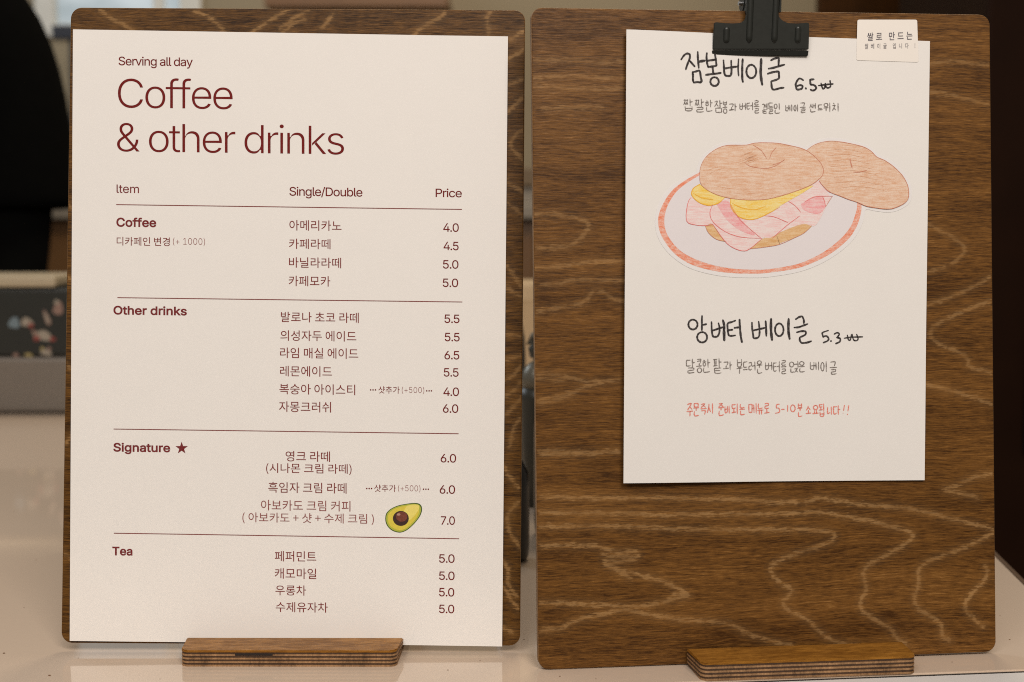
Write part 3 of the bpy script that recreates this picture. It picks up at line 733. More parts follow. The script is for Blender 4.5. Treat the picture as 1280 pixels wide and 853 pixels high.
big2 = S(850, 390, 16, [
    ring(225, 255, 92, 98, a0=-80), [(408, 80), (405, 180), (405, 280), (405, 375)], [(415, 262), (460, 255), (500, 245)], ring(410, 508, 100, 103, a0=-110),
    [(600, 200), (602, 300), (608, 400), (625, 480), (660, 500), (720, 490), (750, 440), (765, 370), (760, 300), (740, 225)], [(615, 378), (700, 350), (770, 325), (850, 305)], ([(830, 165), (855, 260), (860, 350)], 1.25), ([(852, 340), (855, 450), (858, 570)], 1.5),
    [(1085, 175), (1010, 205), (930, 230), (925, 320), (935, 410), (950, 465), (990, 482), (1085, 470)], [(940, 370), (980, 362), (1030, 358)], [(1060, 322), (1110, 315), (1165, 310)], ([(1168, 155), (1172, 260), (1182, 380), (1195, 500), (1218, 610)], 1.15)]) \
 + S(930, 390, 8.258, [
    [(72, 110), (74, 170), (85, 240), (92, 272), (140, 262), (152, 210), (148, 150), (142, 100)], [(85, 192), (150, 178), (210, 165)], ([(215, 95), (220, 170), (222, 250)], 1.1), ([(272, 72), (270, 160), (274, 230), (282, 292)], 1.4),
    ring(357, 185, 44, 65, a0=-70), ([(455, 72), (452, 150), (455, 220), (465, 280)], 1.35),
    [(528, 78), (560, 55), (595, 45)], [(597, 48), (612, 85), (612, 120)], [(512, 162), (560, 158), (605, 142), (652, 125)], [(538, 212), (585, 200), (632, 200)], [(632, 202), (628, 235), (572, 262)], [(570, 262), (570, 295), (588, 322)], [(588, 322), (640, 318), (690, 302)],
    ([(865, 192), (825, 205), (800, 215)], .7), ([(800, 215), (808, 250), (815, 262)], .9), ([(812, 255), (845, 250), (868, 275), (855, 300), (812, 318)], .9), ([(890, 300), (894, 304)], 1.1),
    ([(925, 230), (955, 215), (978, 230), (955, 262)], .85), ([(950, 265), (985, 275), (982, 308), (940, 328)], .95),
    ([(1028, 272), (1100, 262), (1218, 258)], .75), ([(1060, 240), (1070, 285), (1090, 290), (1102, 235)], .75), ([(1108, 230), (1125, 290), (1160, 295), (1170, 270), (1155, 232)], .75)])
strokes(PR, warpR, sR, 'handwriting', big2, 2.4, MARKER, taper=.2)

# small handwriting is composed syllable by syllable from its letters
LJ = ['ㄱ', 'ㄲ', 'ㄴ', 'ㄷ', 'ㄸ', 'ㄹ', 'ㅁ', 'ㅂ', 'ㅃ', 'ㅅ', 'ㅆ', 'ㅇ', 'ㅈ', 'ㅉ', 'ㅊ', 'ㅋ', 'ㅌ', 'ㅍ', 'ㅎ']
VJ = ['ㅏ', 'ㅐ', 'ㅑ', 'ㅒ', 'ㅓ', 'ㅔ', 'ㅕ', 'ㅖ', 'ㅗ', 'ㅘ', 'ㅙ', 'ㅚ', 'ㅛ', 'ㅜ', 'ㅝ', 'ㅞ', 'ㅟ', 'ㅠ', 'ㅡ', 'ㅢ', 'ㅣ']
TJ = ['', 'ㄱ', 'ㄲ', 'ㄳ', 'ㄴ', 'ㄵ', 'ㄶ', 'ㄷ', 'ㄹ', 'ㄺ', 'ㄻ', 'ㄼ', 'ㄽ', 'ㄾ', 'ㄿ', 'ㅀ', 'ㅁ', 'ㅂ', 'ㅄ', 'ㅅ', 'ㅆ', 'ㅇ', 'ㅈ', 'ㅊ', 'ㅋ', 'ㅌ', 'ㅍ', 'ㅎ']
JS = {'ㄱ': [[(0, .12), (.5, .05), (.92, .1), (.85, .5), (.7, 1)]], 'ㄴ': [[(.05, 0), (0, .5), (.08, .92), (.5, .95), (1, .82)]], 'ㄷ': [[(1, 0), (.4, .05), (.02, .1), (0, .55), (.1, .95), (.55, 1), (1, .9)]],
      'ㄹ': [[(.05, .05), (.5, 0), (.92, .04), (.9, .4)], [(.9, .42), (.4, .48), (.08, .55)], [(.06, .55), (.05, .8), (.15, 1), (.6, 1), (1, .9)]], 'ㅁ': [[(0, 0), (.02, .5), (.08, 1)], [(0, .04), (.5, 0), (.95, .02), (1, .5), (.95, 1)], [(.08, 1), (.95, .98)]],
      'ㅂ': [[(0, 0), (.02, .6), (.15, 1), (.8, 1), (.98, .6), (1, 0)], [(.02, .5), (.98, .42)]], 'ㅅ': [[(.5, 0), (.4, .4), (0, 1)], [(.45, .35), (1, .95)]], 'ㅇ': [ring(.5, .5, .5, .5)],
      'ㅈ': [[(0, .15), (.5, .05), (.9, .05)], [(.85, .05), (.5, .5), (0, 1)], [(.45, .5), (1, .95)]], 'ㅊ': [[(.3, -.1), (.6, .05)], [(0, .3), (.5, .25), (.9, .25)], [(.8, .25), (.5, .6), (0, 1)], [(.45, .6), (1, .95)]],
      'ㅋ': [[(0, .08), (.5, 0), (.92, .05), (.85, .5), (.8, 1)], [(.05, .55), (.85, .42)]], 'ㅌ': [[(1, 0), (.4, .05), (.02, .1), (0, .55), (.1, .95), (.55, 1), (1, .9)], [(.03, .5), (.85, .45)]],
      'ㅍ': [[(0, .05), (1, 0)], [(.3, .05), (.33, .95)], [(.68, .05), (.66, .95)], [(0, 1), (1, .92)]], 'ㅎ': [[(.3, 0), (.65, .08)], [(0, .3), (1, .24)], ring(.5, .7, .36, .3)]}
DBL = {'ㄲ': 'ㄱ', 'ㄸ': 'ㄷ', 'ㅃ': 'ㅂ', 'ㅆ': 'ㅅ', 'ㅉ': 'ㅈ'}; PAIR = {'ㅄ': 'ㅂㅅ', 'ㄳ': 'ㄱㅅ', 'ㄵ': 'ㄴㅈ', 'ㄶ': 'ㄴㅎ', 'ㄺ': 'ㄹㄱ', 'ㄻ': 'ㄹㅁ', 'ㄼ': 'ㄹㅂ'}
VS = {'ㅏ': ([(.4, 0, .45, 1)], [(.45, .45, 1, .4)]), 'ㅑ': ([(.4, 0, .45, 1)], [(.45, .35, 1, .3), (.45, .62, 1, .57)]), 'ㅓ': ([(.9, 0, .95, 1)], [(0, .5, .9, .42)]), 'ㅕ': ([(.9, 0, .95, 1)], [(.1, .35, .9, .3), (.1, .6, .9, .55)]),
      'ㅣ': ([(.6, 0, .65, 1)], []), 'ㅐ': ([(.25, .1, .28, .95), (.9, 0, .92, 1)], [(.28, .48, .9, .44)]), 'ㅔ': ([(.45, .1, .48, .95), (.95, 0, .97, 1)], [(0, .5, .45, .46)]), 'ㅖ': ([(.45, .1, .48, .95), (.95, 0, .97, 1)], [(0, .36, .45, .34), (0, .6, .45, .58)])}
HS = {'ㅗ': [(.5, .0, .5, .8), (0, .9, 1, .72)], 'ㅛ': [(.32, .1, .32, .8), (.66, .1, .66, .8), (0, .92, 1, .78)], 'ㅜ': [(0, .22, 1, .08), (.52, .15, .5, 1)], 'ㅠ': [(0, .22, 1, .08), (.32, .2, .28, 1), (.68, .15, .68, 1)], 'ㅡ': [(0, .58, 1, .42)]}
CPX = {'ㅘ': 'ㅗㅏ', 'ㅚ': 'ㅗㅣ', 'ㅟ': 'ㅜㅣ', 'ㅝ': 'ㅜㅓ', 'ㅢ': 'ㅡㅣ', 'ㅙ': 'ㅗㅐ', 'ㅞ': 'ㅜㅔ'}
def fit(lines, x0, y0, x1, y1, jit=.03):
    w_, h_ = x1 - x0, y1 - y0; out = []
    for l in lines: out.append([(x0 + w_ * (x + random.uniform(-jit, jit)), y0 + h_ * (y + random.uniform(-jit, jit))) for x, y in l])
    return out
def jamo(j, x0, y0, x1, y1):
    if j in DBL: j = DBL[j] * 2
    if j in PAIR: j = PAIR[j]
    if len(j) == 2:
        m_ = (x0 + x1) / 2; g = (x1 - x0) * .04
        return jamo(j[0], x0, y0, m_ - g, y1) + jamo(j[1], m_ + g, y0, x1, y1)
    return fit(JS[j], x0, y0, x1, y1)
def segs(l): return [[(a, b), ((a + c) / 2 + .01, (b + d) / 2), (c, d)] for a, b, c, d in l]
def syl(ch, x0, y0, x1, y1):
    w_, h_ = x1 - x0, y1 - y0
    def R_(a, b, c, d): return (x0 + w_ * a, y0 + h_ * b, x0 + w_ * c, y0 + h_ * d)
    if ch in '0156789-!':
        D = {'5': [[(.9, 0), (.3, .05), (.22, .4)], [(.22, .42), (.7, .42), (.95, .65), (.8, .92), (0, 1)]], '-': [[(0, .55), (1, .5)]], '1': [[(.5, 0), (.45, 1)]], '0': [ring(.5, .5, .5, .5)], '!': [[(.7, 0), (.45, .62)], [(.3, .93), (.32, .97)]]}
        return fit(D[ch], x0, y0, x1, y1, .02)
    c = ord(ch) - 0xAC00; l, v, t = LJ[c // 588], VJ[(c % 588) // 28], TJ[c % 28]
    out = []; hb = .56 if t else 1.0
    if v in VS:
        n2 = v in 'ㅐㅔㅖ'
        out += jamo(l, *R_(0, .08, .48 if not n2 else .44, hb * .92)); a, b = VS[v]
        out += fit(segs(a + b), *R_(.52 if not n2 else .40, 0, 1, hb + (.05 if t else 0)), .02)
    elif v in HS:
        k = hb
        if v == 'ㅡ': out += jamo(l, *R_(.12, 0, .88, k * .62))
        else: out += jamo(l, *R_(.12, 0, .88, k * .50))
        out += fit(segs(HS[v]), *R_(0, k * (.55 if v != 'ㅡ' else .68), 1, k), .02)
    else:
        h, vv = CPX[v]; out += jamo(l, *R_(.05, .05, .6, hb * .45)); out += fit(segs(HS[h]), *R_(0, hb * .52, .66, hb * .95), .02)
        out += fit(segs(sum(VS[vv], [])), *R_(.66, 0, 1, hb + .03), .02)
    if t: out += jamo(t, *R_(.15, .64, .95, 1))
    return out
def small(ox, oy, s, items):
    out = []
    for ch, a, b, c, d in items:
        if ch == '"': continue
        m_ = (c - a) * .05; out += syl(ch, ox + (a + m_) / s, oy + b / s, ox + (c - m_) / s, oy + d / s)
    return out
ln1 = small(845, 118, 12.19, [('짭', 85, 85, 235, 268), ('짤', 258, 85, 410, 285), ('한', 420, 100, 540, 275), ('잠', 562, 102, 688, 290), ('봉', 690, 118, 765, 300), ('과', 785, 150, 912, 262), ('버', 952, 140, 1050, 245), ('터', 1062, 130, 1162, 245), ('를', 1170, 105, 1258, 292)]) \
    + small(940, 118, 11.13, [('곁', 128, 130, 205, 270), ('들', 212, 125, 288, 275), ('인', 295, 130, 390, 272), ('베', 455, 150, 552, 240), ('이', 572, 150, 640, 240), ('글', 658, 120, 742, 258), ('샌', 790, 130, 882, 250), ('드', 905, 150, 975, 232), ('위', 985, 125, 1092, 240), ('치', 1105, 125, 1212, 238)])
strokes(PR, warpR, sR, 'handwriting', ln1, 1.3, PENCIL, taper=.4, rough=.16)
ln2 = small(850, 440, 12.19, [('달', 62, 105, 205, 318), ('콩', 222, 110, 312, 315), ('한', 312, 110, 440, 312), ('팥', 478, 95, 615, 325), ('과', 632, 145, 775, 268), ('부', 840, 115, 935, 330), ('드', 940, 150, 1015, 290), ('러', 1025, 150, 1135, 282), ('운', 1150, 135, 1240, 328)]) \
    + small(950, 440, 12.19, [('버', 65, 155, 175, 275), ('터', 188, 150, 292, 305), ('를', 305, 132, 392, 332), ('얹', 432, 140, 580, 312), ('은', 578, 148, 675, 308), ('베', 750, 150, 892, 275), ('이', 912, 148, 1022, 302), ('글', 1050, 148, 1160, 338)])
strokes(PR, warpR, sR, 'handwriting', ln2, 1.35, PENCIL, taper=.4, rough=.16)
ln3 = small(850, 495, 11.64, [('주', 68, 105, 165, 290), ('문', 165, 105, 252, 290), ('즉', 268, 110, 362, 262), ('시', 370, 105, 470, 245), ('준', 528, 105, 620, 282), ('비', 628, 140, 712, 248), ('되', 728, 115, 830, 255), ('는', 845, 120, 930, 272), ('메', 978, 110, 1100, 250), ('뉴', 1110, 110, 1200, 265), ('로', 1205, 108, 1290, 255)]) \
    + small(955, 495, 11.13, [('5', 140, 115, 212, 240), ('-', 228, 160, 275, 210), ('1', 305, 130, 330, 215), ('0', 355, 125, 425, 218), ('분', 455, 105, 525, 288), ('소', 568, 140, 645, 250), ('요', 662, 130, 750, 250), ('됩', 752, 110, 832, 282), ('니', 868, 150, 940, 255), ('다', 950, 135, 1050, 258), ('!', 1068, 130, 1125, 245), ('!', 1128, 130, 1185, 262)])
strokes(PR, warpR, sR, 'handwriting', ln3, 1.4, RED_PEN, taper=.35, rough=.16)

# ------------------------------------------------------------------ the coloured drawing of a sandwich on a plate
K = 4.489
def A(*p): return [(800 + x / K, 160 + y / K) for x, y in p]
def Bq(*p): return [(960 + x / K, 160 + y / K) for x, y in p]
bun = A((325, 265), (330, 225), (355, 175), (400, 135), (450, 110), (500, 101), (590, 100), (640, 88), (720, 86)) + Bq((60, 90), (112, 100), (170, 113), (215, 131), (260, 165), (295, 205), (307, 240), (300, 270), (280, 290), (240, 320), (170, 350), (80, 380), (0, 400)) + A((640, 407), (560, 405), (470, 393), (400, 370), (350, 340), (328, 310))
bun2 = Bq((210, 130), (250, 100), (300, 82), (360, 76), (430, 85), (520, 105), (570, 130), (605, 165), (650, 185), (700, 220), (745, 265), (772, 310), (783, 350), (780, 400), (750, 430), (700, 452), (660, 457), (600, 450), (545, 440), (500, 420), (440, 400), (390, 380), (350, 365), (310, 335), (285, 300), (270, 240), (240, 170))
rim_o = A((318, 258), (235, 305), (165, 362), (115, 438), (91, 510), (98, 580), (130, 645), (190, 715), (280, 770), (400, 803), (520, 817), (640, 819), (718, 814)) + Bq((150, 791), (250, 757), (350, 705), (440, 632), (490, 562), (515, 490), (520, 430), (500, 340), (440, 270), (330, 215), (150, 180)) + A((640, 180), (430, 205))
rim_i = A((322, 272), (245, 320), (190, 368), (145, 440), (126, 510), (130, 570), (155, 625), (210, 688), (290, 735), (400, 772), (520, 792), (640, 797), (718, 794)) + Bq((150, 768), (245, 732), (335, 680), (415, 612), (462, 550), (488, 480), (496, 430), (480, 350), (420, 285), (320, 230), (150, 195)) + A((640, 195), (430, 218))
halo_ = A((305, 250), (235, 285), (150, 345), (95, 430), (74, 510), (80, 590), (115, 665), (180, 735), (275, 792), (400, 826), (520, 840), (640, 842), (718, 838)) + Bq((150, 814), (260, 778), (365, 722), (460, 645), (512, 570), (538, 495), (545, 460), (600, 468), (660, 475), (715, 468), (770, 440), (798, 405), (802, 345), (790, 300), (760, 252), (712, 205), (655, 168), (615, 148), (575, 112), (525, 88), (430, 66), (360, 58), (295, 64), (245, 84), (205, 108), (170, 96), (112, 82), (60, 72)) + A((720, 68), (640, 70), (585, 84), (500, 84), (445, 92), (390, 120), (342, 162), (315, 215))
cut = poly_on(PR, warpR, sR, 'sandwich_cutout', halo_, CUTOUT, .00015)
def D(name, pts, m, z, **k): return poly_on(PR, warpR, cut, name, pts, m, z * .000028 + .00016, **k)
D('plate_rim', rim_o, C_RIM, 1); D('plate', rim_i, PLATE, 2)
D('lower_bread', A((356, 552), (375, 592), (420, 628), (475, 640), (470, 600), (400, 542)), C_CRUST, 3)
D('lower_bread', A((600, 682), (700, 670), (778, 655)) + Bq((60, 650), (140, 620), (200, 590), (245, 545), (200, 520), (120, 540), (40, 590)) + A((700, 618), (640, 640)), C_CRUST, 4)
D('ham_slice', A((275, 395), (258, 430), (250, 525), (300, 548), (360, 551), (400, 545), (465, 635), (510, 672), (568, 692), (610, 680), (680, 622), (725, 618)) + Bq((60, 590), (130, 560), (200, 540), (258, 552), (300, 490), (320, 448), (345, 400), (330, 365), (285, 300), (230, 320), (100, 375)) + A((640, 400), (470, 385), (330, 350)), C_HAM, 5)
D('ham_slice', Bq((180, 430), (250, 390), (300, 390), (318, 440), (290, 480), (240, 480), (195, 460)), C_HAM_DK, 6)
D('ham_slice', A((420, 430), (470, 410), (500, 430), (530, 490), (600, 565), (640, 605), (560, 580), (480, 520)), C_HAM_DK, 6)
D('egg', A((325, 320), (290, 343), (279, 370), (290, 397), (330, 427), (380, 439), (430, 427), (462, 400), (470, 393), (400, 365), (345, 335)), C_EGG, 7)
D('egg', A((498, 400), (500, 440), (520, 475), (555, 505), (610, 517), (660, 507), (718, 480)) + Bq((60, 442), (120, 407), (190, 367), (250, 325), (170, 348), (80, 378)) + A((718, 398), (640, 404), (560, 402)), C_EGG, 8)
D('bun_half', bun2, C_BUN, 9); D('bun_top', bun, C_BUN, 10)
def ST(name, lines, wd, m, z): return tag(strokes(PR, warpR, cut, name, lines, wd, m, lift=z * .000028 + .00016, taper=.5, rough=.12), kind='stuff' if 'shade' in name else None)
ST('bun_outline', [bun + bun[:1], bun2[:-2], A((628, 100), (675, 130), (705, 175)), A((760, 112), (735, 140), (722, 175)), A((580, 195), (610, 218), (690, 230), (750, 218), (800, 185), (808, 180)), Bq((20, 210), (60, 198), (85, 182)), (Bq((455, 175), (460, 200), (468, 228)), 1.6), (Bq((475, 250), (510, 250), (548, 240)), 1.3)], .75, L_BUN, 12)
random.seed(3)
ST('bun_shade', [A((610 + 40 * a - 22, 178 + 26 * b + 8), (610 + 40 * a, 178 + 26 * b), (610 + 40 * a + 26, 178 + 26 * b - 9)) for a, b in [(random.gauss(0, .55), random.gauss(0, .6)) for _ in range(20)]], .7, C_BUN_DARK, 11)
ST('bun_shade', [A((370, 245), (400, 232), (440, 222)), A((380, 262), (430, 240), (470, 226)), A((420, 330), (500, 345), (600, 348)), A((520, 370), (600, 372), (690, 362))] + [Bq((320 + 9 * k, 130 + 30 * k), (420 + 14 * k, 120 + 30 * k), (520 + 20 * k, 140 + 31 * k)) for k in range(8)], .7, C_BUN_DARK, 11)
ST('ham_outline', [A((275, 395), (257, 430), (250, 525), (300, 548), (360, 551), (400, 545)), A((398, 435), (383, 480), (400, 530), (470, 585), (560, 615), (680, 622)), A((400, 545), (465, 635), (510, 672), (568, 692), (610, 680), (680, 622)), A((500, 430), (540, 500), (600, 560), (675, 622)),
    A((690, 495), (745, 500), (808, 525), (825, 533)), Bq((110, 413), (150, 440), (180, 475)), Bq((200, 418), (250, 390), (300, 385), (358, 385)), Bq((20, 620), (100, 550), (175, 495)), Bq((302, 388), (312, 410), (320, 445)), Bq((283, 302), (320, 345), (345, 365))], .8, L_HAM, 9)
ST('bun_outline', [Bq((357, 385), (340, 410), (318, 446)), A((600, 682), (700, 670), (778, 655), (858, 620), (918, 590), (960, 548)), A((356, 552), (375, 592), (420, 628), (475, 640))], .6, L_BUN, 9)
ST('egg_outline', [A((325, 320), (290, 343), (279, 370), (290, 397), (330, 427), (380, 439), (430, 427), (462, 400)), A((290, 372), (340, 398), (400, 405)), A((500, 400), (501, 440), (520, 475), (555, 505), (610, 517), (660, 507), (718, 480), (778, 447)), A((510, 425), (560, 450), (640, 462), (700, 440))], 1.1, C_EGGLINE, 9)

# ------------------------------------------------------------------ label sticker across the sheet and the board
def sticker():
    q = [(1071, 25.3), (1145.5, 25.3), (1147.3, 78.5), (1069.5, 76)]
    P = [np.array(PR(*p)) for p in q]
    bm = bmesh.new(); pts = []
    r = .0011; tl_, tr_, br_, bl_ = P
    w_, h_ = tr_[0] - bl_[0], tl_[1] - bl_[1]
    for s, t in [((x - 0) / 1, y) for x, y in rrect(0, 1, 0, 1, .035)]:
        p = (bl_ * (1 - s) + br_ * s) * (1 - t) + (tl_ * (1 - s) + tr_ * s) * t; pts.append(p)
    def wp(x, z): return warpR(x, z) + .00022
    c = np.mean(pts, 0); V = []; F = []; rings = 8; n = len(pts)
    for k in range(rings + 1):
        for p in pts: q_ = c + (p - c) * (k / rings if k else .001); V.append(q_)
    for k in range(rings):
        for i in range(n): a, b = k * n + i, k * n + (i + 1) % n; F.append((a, b, b + n, a + n))
    F.append(tuple(range(n)))
    V3 = [(x, -wp(x, z), z) for x, z in V]; nv = len(V3)
    V3 += [(x, y + .00006, z) for x, y, z in V3]; F += [tuple(i + nv for i in f[::-1]) for f in F]
    for i in range(n): a, b = rings * n + i, rings * n + (i + 1) % n; F.append((a, a + nv, b + nv, b))
    m, nt, b = mat('cream_label'); col = mixc(nt, noise(nt, coords(nt, (120,) * 3), 1, 3), (.79, .745, .685), (.81, .77, .715))
    nt.links.new(col, b.inputs['Base Color']); b.inputs['Roughness'].default_value = .38
    o = mesh_from('label_sticker', V3, F, [m], M=MR)
    tag(o, 'small cream rounded label sticker bridging the drawn sheet and the board', 'sticker')
    text(PR, wp, o, '쌀로 만드는', 1083, 1139.5, 41.6, 52, LABEL_INK, slope=-.03, offset=.004, spacing=1.22)
    text(PR, wp, o, '쌀베이글 입니다 !', 1080, 1143, 55.2, 62, LABEL_INK, slope=-.012, spacing=1.4)
    return o
sticker()

# ------------------------------------------------------------------ bulldog clip
def clip():
    root = empty('bulldog_clip', MR); tag(root, 'black metal bulldog clip gripping the top of the hand drawn sheet', 'clip')
    BLK = plain('black_clip_metal', (.020, .022, .019), .36, metal=.2, var=.25, nscale=400, bstr=.05)
    STEEL = plain('steel_pin', (.6, .6, .6), .25, metal=1)
    ncl = .0032
    z62 = PR(950, 62)[1]
    def out(z): return ncl + max(0, z - z62) * .16
    def c(px, py):
        x, z = PR(px, py, .004); return x, z
    outline = [c(891.5, 61.5), c(1011.7, 61.5), c(1011, 30.5)]
    outline += [c(1009.5, 29), c(996, 30.2), c(985, 29.6), c(978, 27), c(973.5, 23), c(972, 18), c(971.5, -10), c(971.5, -45), c(932, -45), c(932, -10), c(931.5, 20), c(930, 26), c(925, 29.2), c(915, 30), c(905, 29.6), c(895, 28.3), c(892, 29.3)]
    bm = bmesh.new()
    f = bm.faces.new([bm.verts.new((x, -out(z), z)) for x, z in outline])
    r = bmesh.ops.extrude_face_region(bm, geom=[f])
    for v in r['geom']:
        if isinstance(v, bmesh.types.BMVert): v.co.y += .0011
    bmesh.ops.recalc_face_normals(bm, faces=bm.faces)
    bmesh.ops.bevel(bm, geom=list(bm.edges), offset=.0003, segments=2, affect='EDGES')
    bm_obj('front_plate', bm, BLK, root).matrix_world = MR
    # lip: a folded band below a dark crease
    bm = bmesh.new(); xs0, zb = c(890.7, 69); xs1, zt = c(1012, 62.6)
    a0, b0 = c(890.7, 68.2), c(1011.5, 69.2); a1, b1 = c(891, 62.4), c(1011.7, 62.9)
    V = [(a0[0], -ncl + .0010, a0[1]), (b0[0], -ncl + .0010, b0[1]), (b1[0], -ncl + .0002, b1[1]), (a1[0], -ncl + .0002, a1[1])]
    f = bm.faces.new([bm.verts.new(v) for v in V]); r = bmesh.ops.extrude_face_region(bm, geom=[f])
    for v in r['geom']:
        if isinstance(v, bmesh.types.BMVert): v.co.y += .0012
    bmesh.ops.recalc_face_normals(bm, faces=bm.faces); bmesh.ops.bevel(bm, geom=list(bm.edges), offset=.0002, segments=2, affect='EDGES')
    bm_obj('lip', bm, BLK, root).matrix_world = MR
    for px, y0, y1 in ((908, 34, 54), (936.5, -45, 54), (968, -45, 54), (997.2, 33, 54)):
        bm = bmesh.new(); x0, zt = c(px, y0); x1, zb = c(px, y1); R_ = .00155; n = 10; m_ = 24
        rings = []
        for i in range(m_ + 1):
            t = i / m_; z = zb + (zt - zb) * t; d = min(z - zb, zt - z) + .0001; k = math.sqrt(max(.02, 1 - max(0, 1 - d / R_) ** 2))
            x = x1 + (x0 - x1) * t
            rings.append([bm.verts.new((x + R_ * k * math.cos(math.pi * j / n), -out(z) + .0002 - .00125 * k * math.sin(math.pi * j / n), z)) for j in range(n + 1)])
        for a, b in zip(rings, rings[1:]):
            for j in range(n): bm.faces.new((a[j], a[j + 1], b[j + 1], b[j]))
        bm.faces.new(rings[0]); bm.faces.new(rings[-1][::-1])
        bm_obj('pressed_rib', bm, BLK, root, smooth=True).matrix_world = MR
    # side web of the neck, spring barrel and pin above the board's top edge
    zt = PR(950, 8)[1]; xa, _ = PR(922, 8, -.004); xb, _ = PR(974, 8, -.004)
    bm = bmesh.new(); tube(bm, [(xa + .002, .0045, zt + .0025), (xb, .0045, zt + .0025)], .0042, 20)
    bm_obj('spring_barrel', bm, BLK, root, smooth=False).matrix_world = MR
    bm = bmesh.new(); tube(bm, [(xa + .0005, .0045, zt + .0022), (xb + .0008, .0045, zt + .0022)], .0011, 14)
    bm_obj('pin', bm, STEEL, root).matrix_world = MR
    for s in (0, 1):
        x = PR(932, 8)[0] if s == 0 else PR(970.5, 8)[0]
        bm = bmesh.new()
        prof = [(-out(zt + .012), zt + .012), (-out(zt - .004), zt - .004), (.002, zt - .0035), (.0085, zt - .001), (.009, zt + .006), (.004, zt + .012)]
        f = bm.faces.new([bm.verts.new((x - .0004, y, z)) for y, z in prof]); r = bmesh.ops.extrude_face_region(bm, geom=[f])
        for v in r['geom']:
            if isinstance(v, bmesh.types.BMVert): v.co.x += .0009
        bm_obj('side_web', bm, BLK, root).matrix_world = MR
    # rear jaw behind the board
    bm = bmesh.new(); xa, zb = c(891, 62); xb, _ = c(1011, 62)
    bm_box(bm, xa, xb, .0052, .0063, zb, zb + .012, .0003); bm_box(bm, PR(934, 8)[0], PR(970, 8)[0], .0058, .0069, zb + .011, zt + .022, .0003)
    bm_obj('rear_jaw', bm, BLK, root).matrix_world = MR
clip()

# ------------------------------------------------------------------ things behind, out of focus
def up(px, py): return on_z(px, py, ZC)
# grey console with a dark panel of stickers
yb = on_z(40, 518, ZC).y
def console():
    p0 = at_y(40, 518, yb); top = at_y(40, 360, yb).z; mid = at_y(40, 447, yb).z
    xr = at_y(150, 518, yb).x; xl_ = -.95
    root = empty('grey_console', Matrix.Translation((0, yb, ZC))); tag(root, 'low grey metal console with a dark stickered upper panel at the back of the counter', 'console')
    h_mid, h_top = mid - ZC, top - ZC
    M0 = Matrix.Translation((0, yb, ZC))
    GREY = plain('console_grey', (.19, .165, .14), .45, metal=.2, var=.06)
    DARK = plain('console_dark_panel', (.020, .022, .020), .3, var=.15)
    CREAM = plain('cream_lid', (.42, .35, .24), .5, var=.08)
    for nm, dims, m_, bv in (('lower_body', (xl_, xr, 0, .13, .002, h_mid), GREY, .004), ('upper_panel', (xl_, xr, .004, .12, h_mid + .0005, h_top), DARK, .004), ('foot_strip', (xl_ + .01, xr - .01, .006, .12, 0, .0035), DARK, 0)):
        o = box(nm, dims, m_, root, bv); o.matrix_world = M0
    xe = at_y(69, 355, yb).x
    o = box('cream_lid', (xl_, xe, 0.0, .11, h_top + .0005, h_top + .0125), CREAM, root, .003); o.matrix_world = M0
    # generic stickers, each a blotch of two or three colours
    pal = {'b': (.15, .20, .23), 'p': (.24, .15, .12), 'w': (.29, .25, .20), 'r': (.22, .05, .04), 'y': (.30, .24, .10), 'g': (.22, .25, .22)}
    mats_ = {k: plain('sticker_' + n, v, .4, var=.15) for (k, v), n in zip(pal.items(), ('blue', 'pink', 'white', 'red', 'yellow', 'green'))}
    for blobs in ([(18, 404, 9, 9, 'b'), (34, 403, 10, 7, 'w'), (39, 407, 4.5, 4, 'r')], [(54, 420, 15, 8, 'w'), (46, 423, 5, 5, 'r'), (66, 424, 5, 4, 'r'), (43, 415, 4, 3, 'p')], [(59, 398, 4, 13, 'p'), (59, 398, 2.4, 10, 'w')], [(73, 386, 8, 11, 'p'), (71, 378, 4, 4, 'w')], [(58, 441, 9, 5, 'w'), (53, 436, 3, 3, 'y'), (62, 436, 3, 3, 'p')], [(20, 444, 5, 3, 'p')], [(36, 444, 7, 3, 'y')]):
        r0 = None
        for k, (cx_, cy_, rx, ry, cc) in enumerate(blobs):
            tilt = rad(-22) if rx < 5 and ry > 9 else rad(10)
            V = []
            for i in range(14):
                a = 2 * math.pi * i / 14; q = 1 + .14 * math.sin(3 * a + k)
                dx, dy = rx * .78 * q * math.cos(a), ry * .78 * q * math.sin(a)
                p = at_y(cx_ + dx * math.cos(tilt) - dy * math.sin(tilt), cy_ + dx * math.sin(tilt) + dy * math.cos(tilt), yb + .004)
                V.append((p.x, p.y - .0006 - k * .0003 - yb, p.z - ZC))
            n = len(V); V += [(x, y + .0003, z) for x, y, z in V]
            F = [tuple(range(n)), tuple(range(2 * n - 1, n - 1, -1))] + [(i, i + n, (i + 1) % n + n, (i + 1) % n) for i in range(n)]
            par = bpy.data.objects.get('upper_panel')
            o = mesh_from('panel_sticker', V, F, [mats_[cc]], par); o.matrix_world = M0
console()

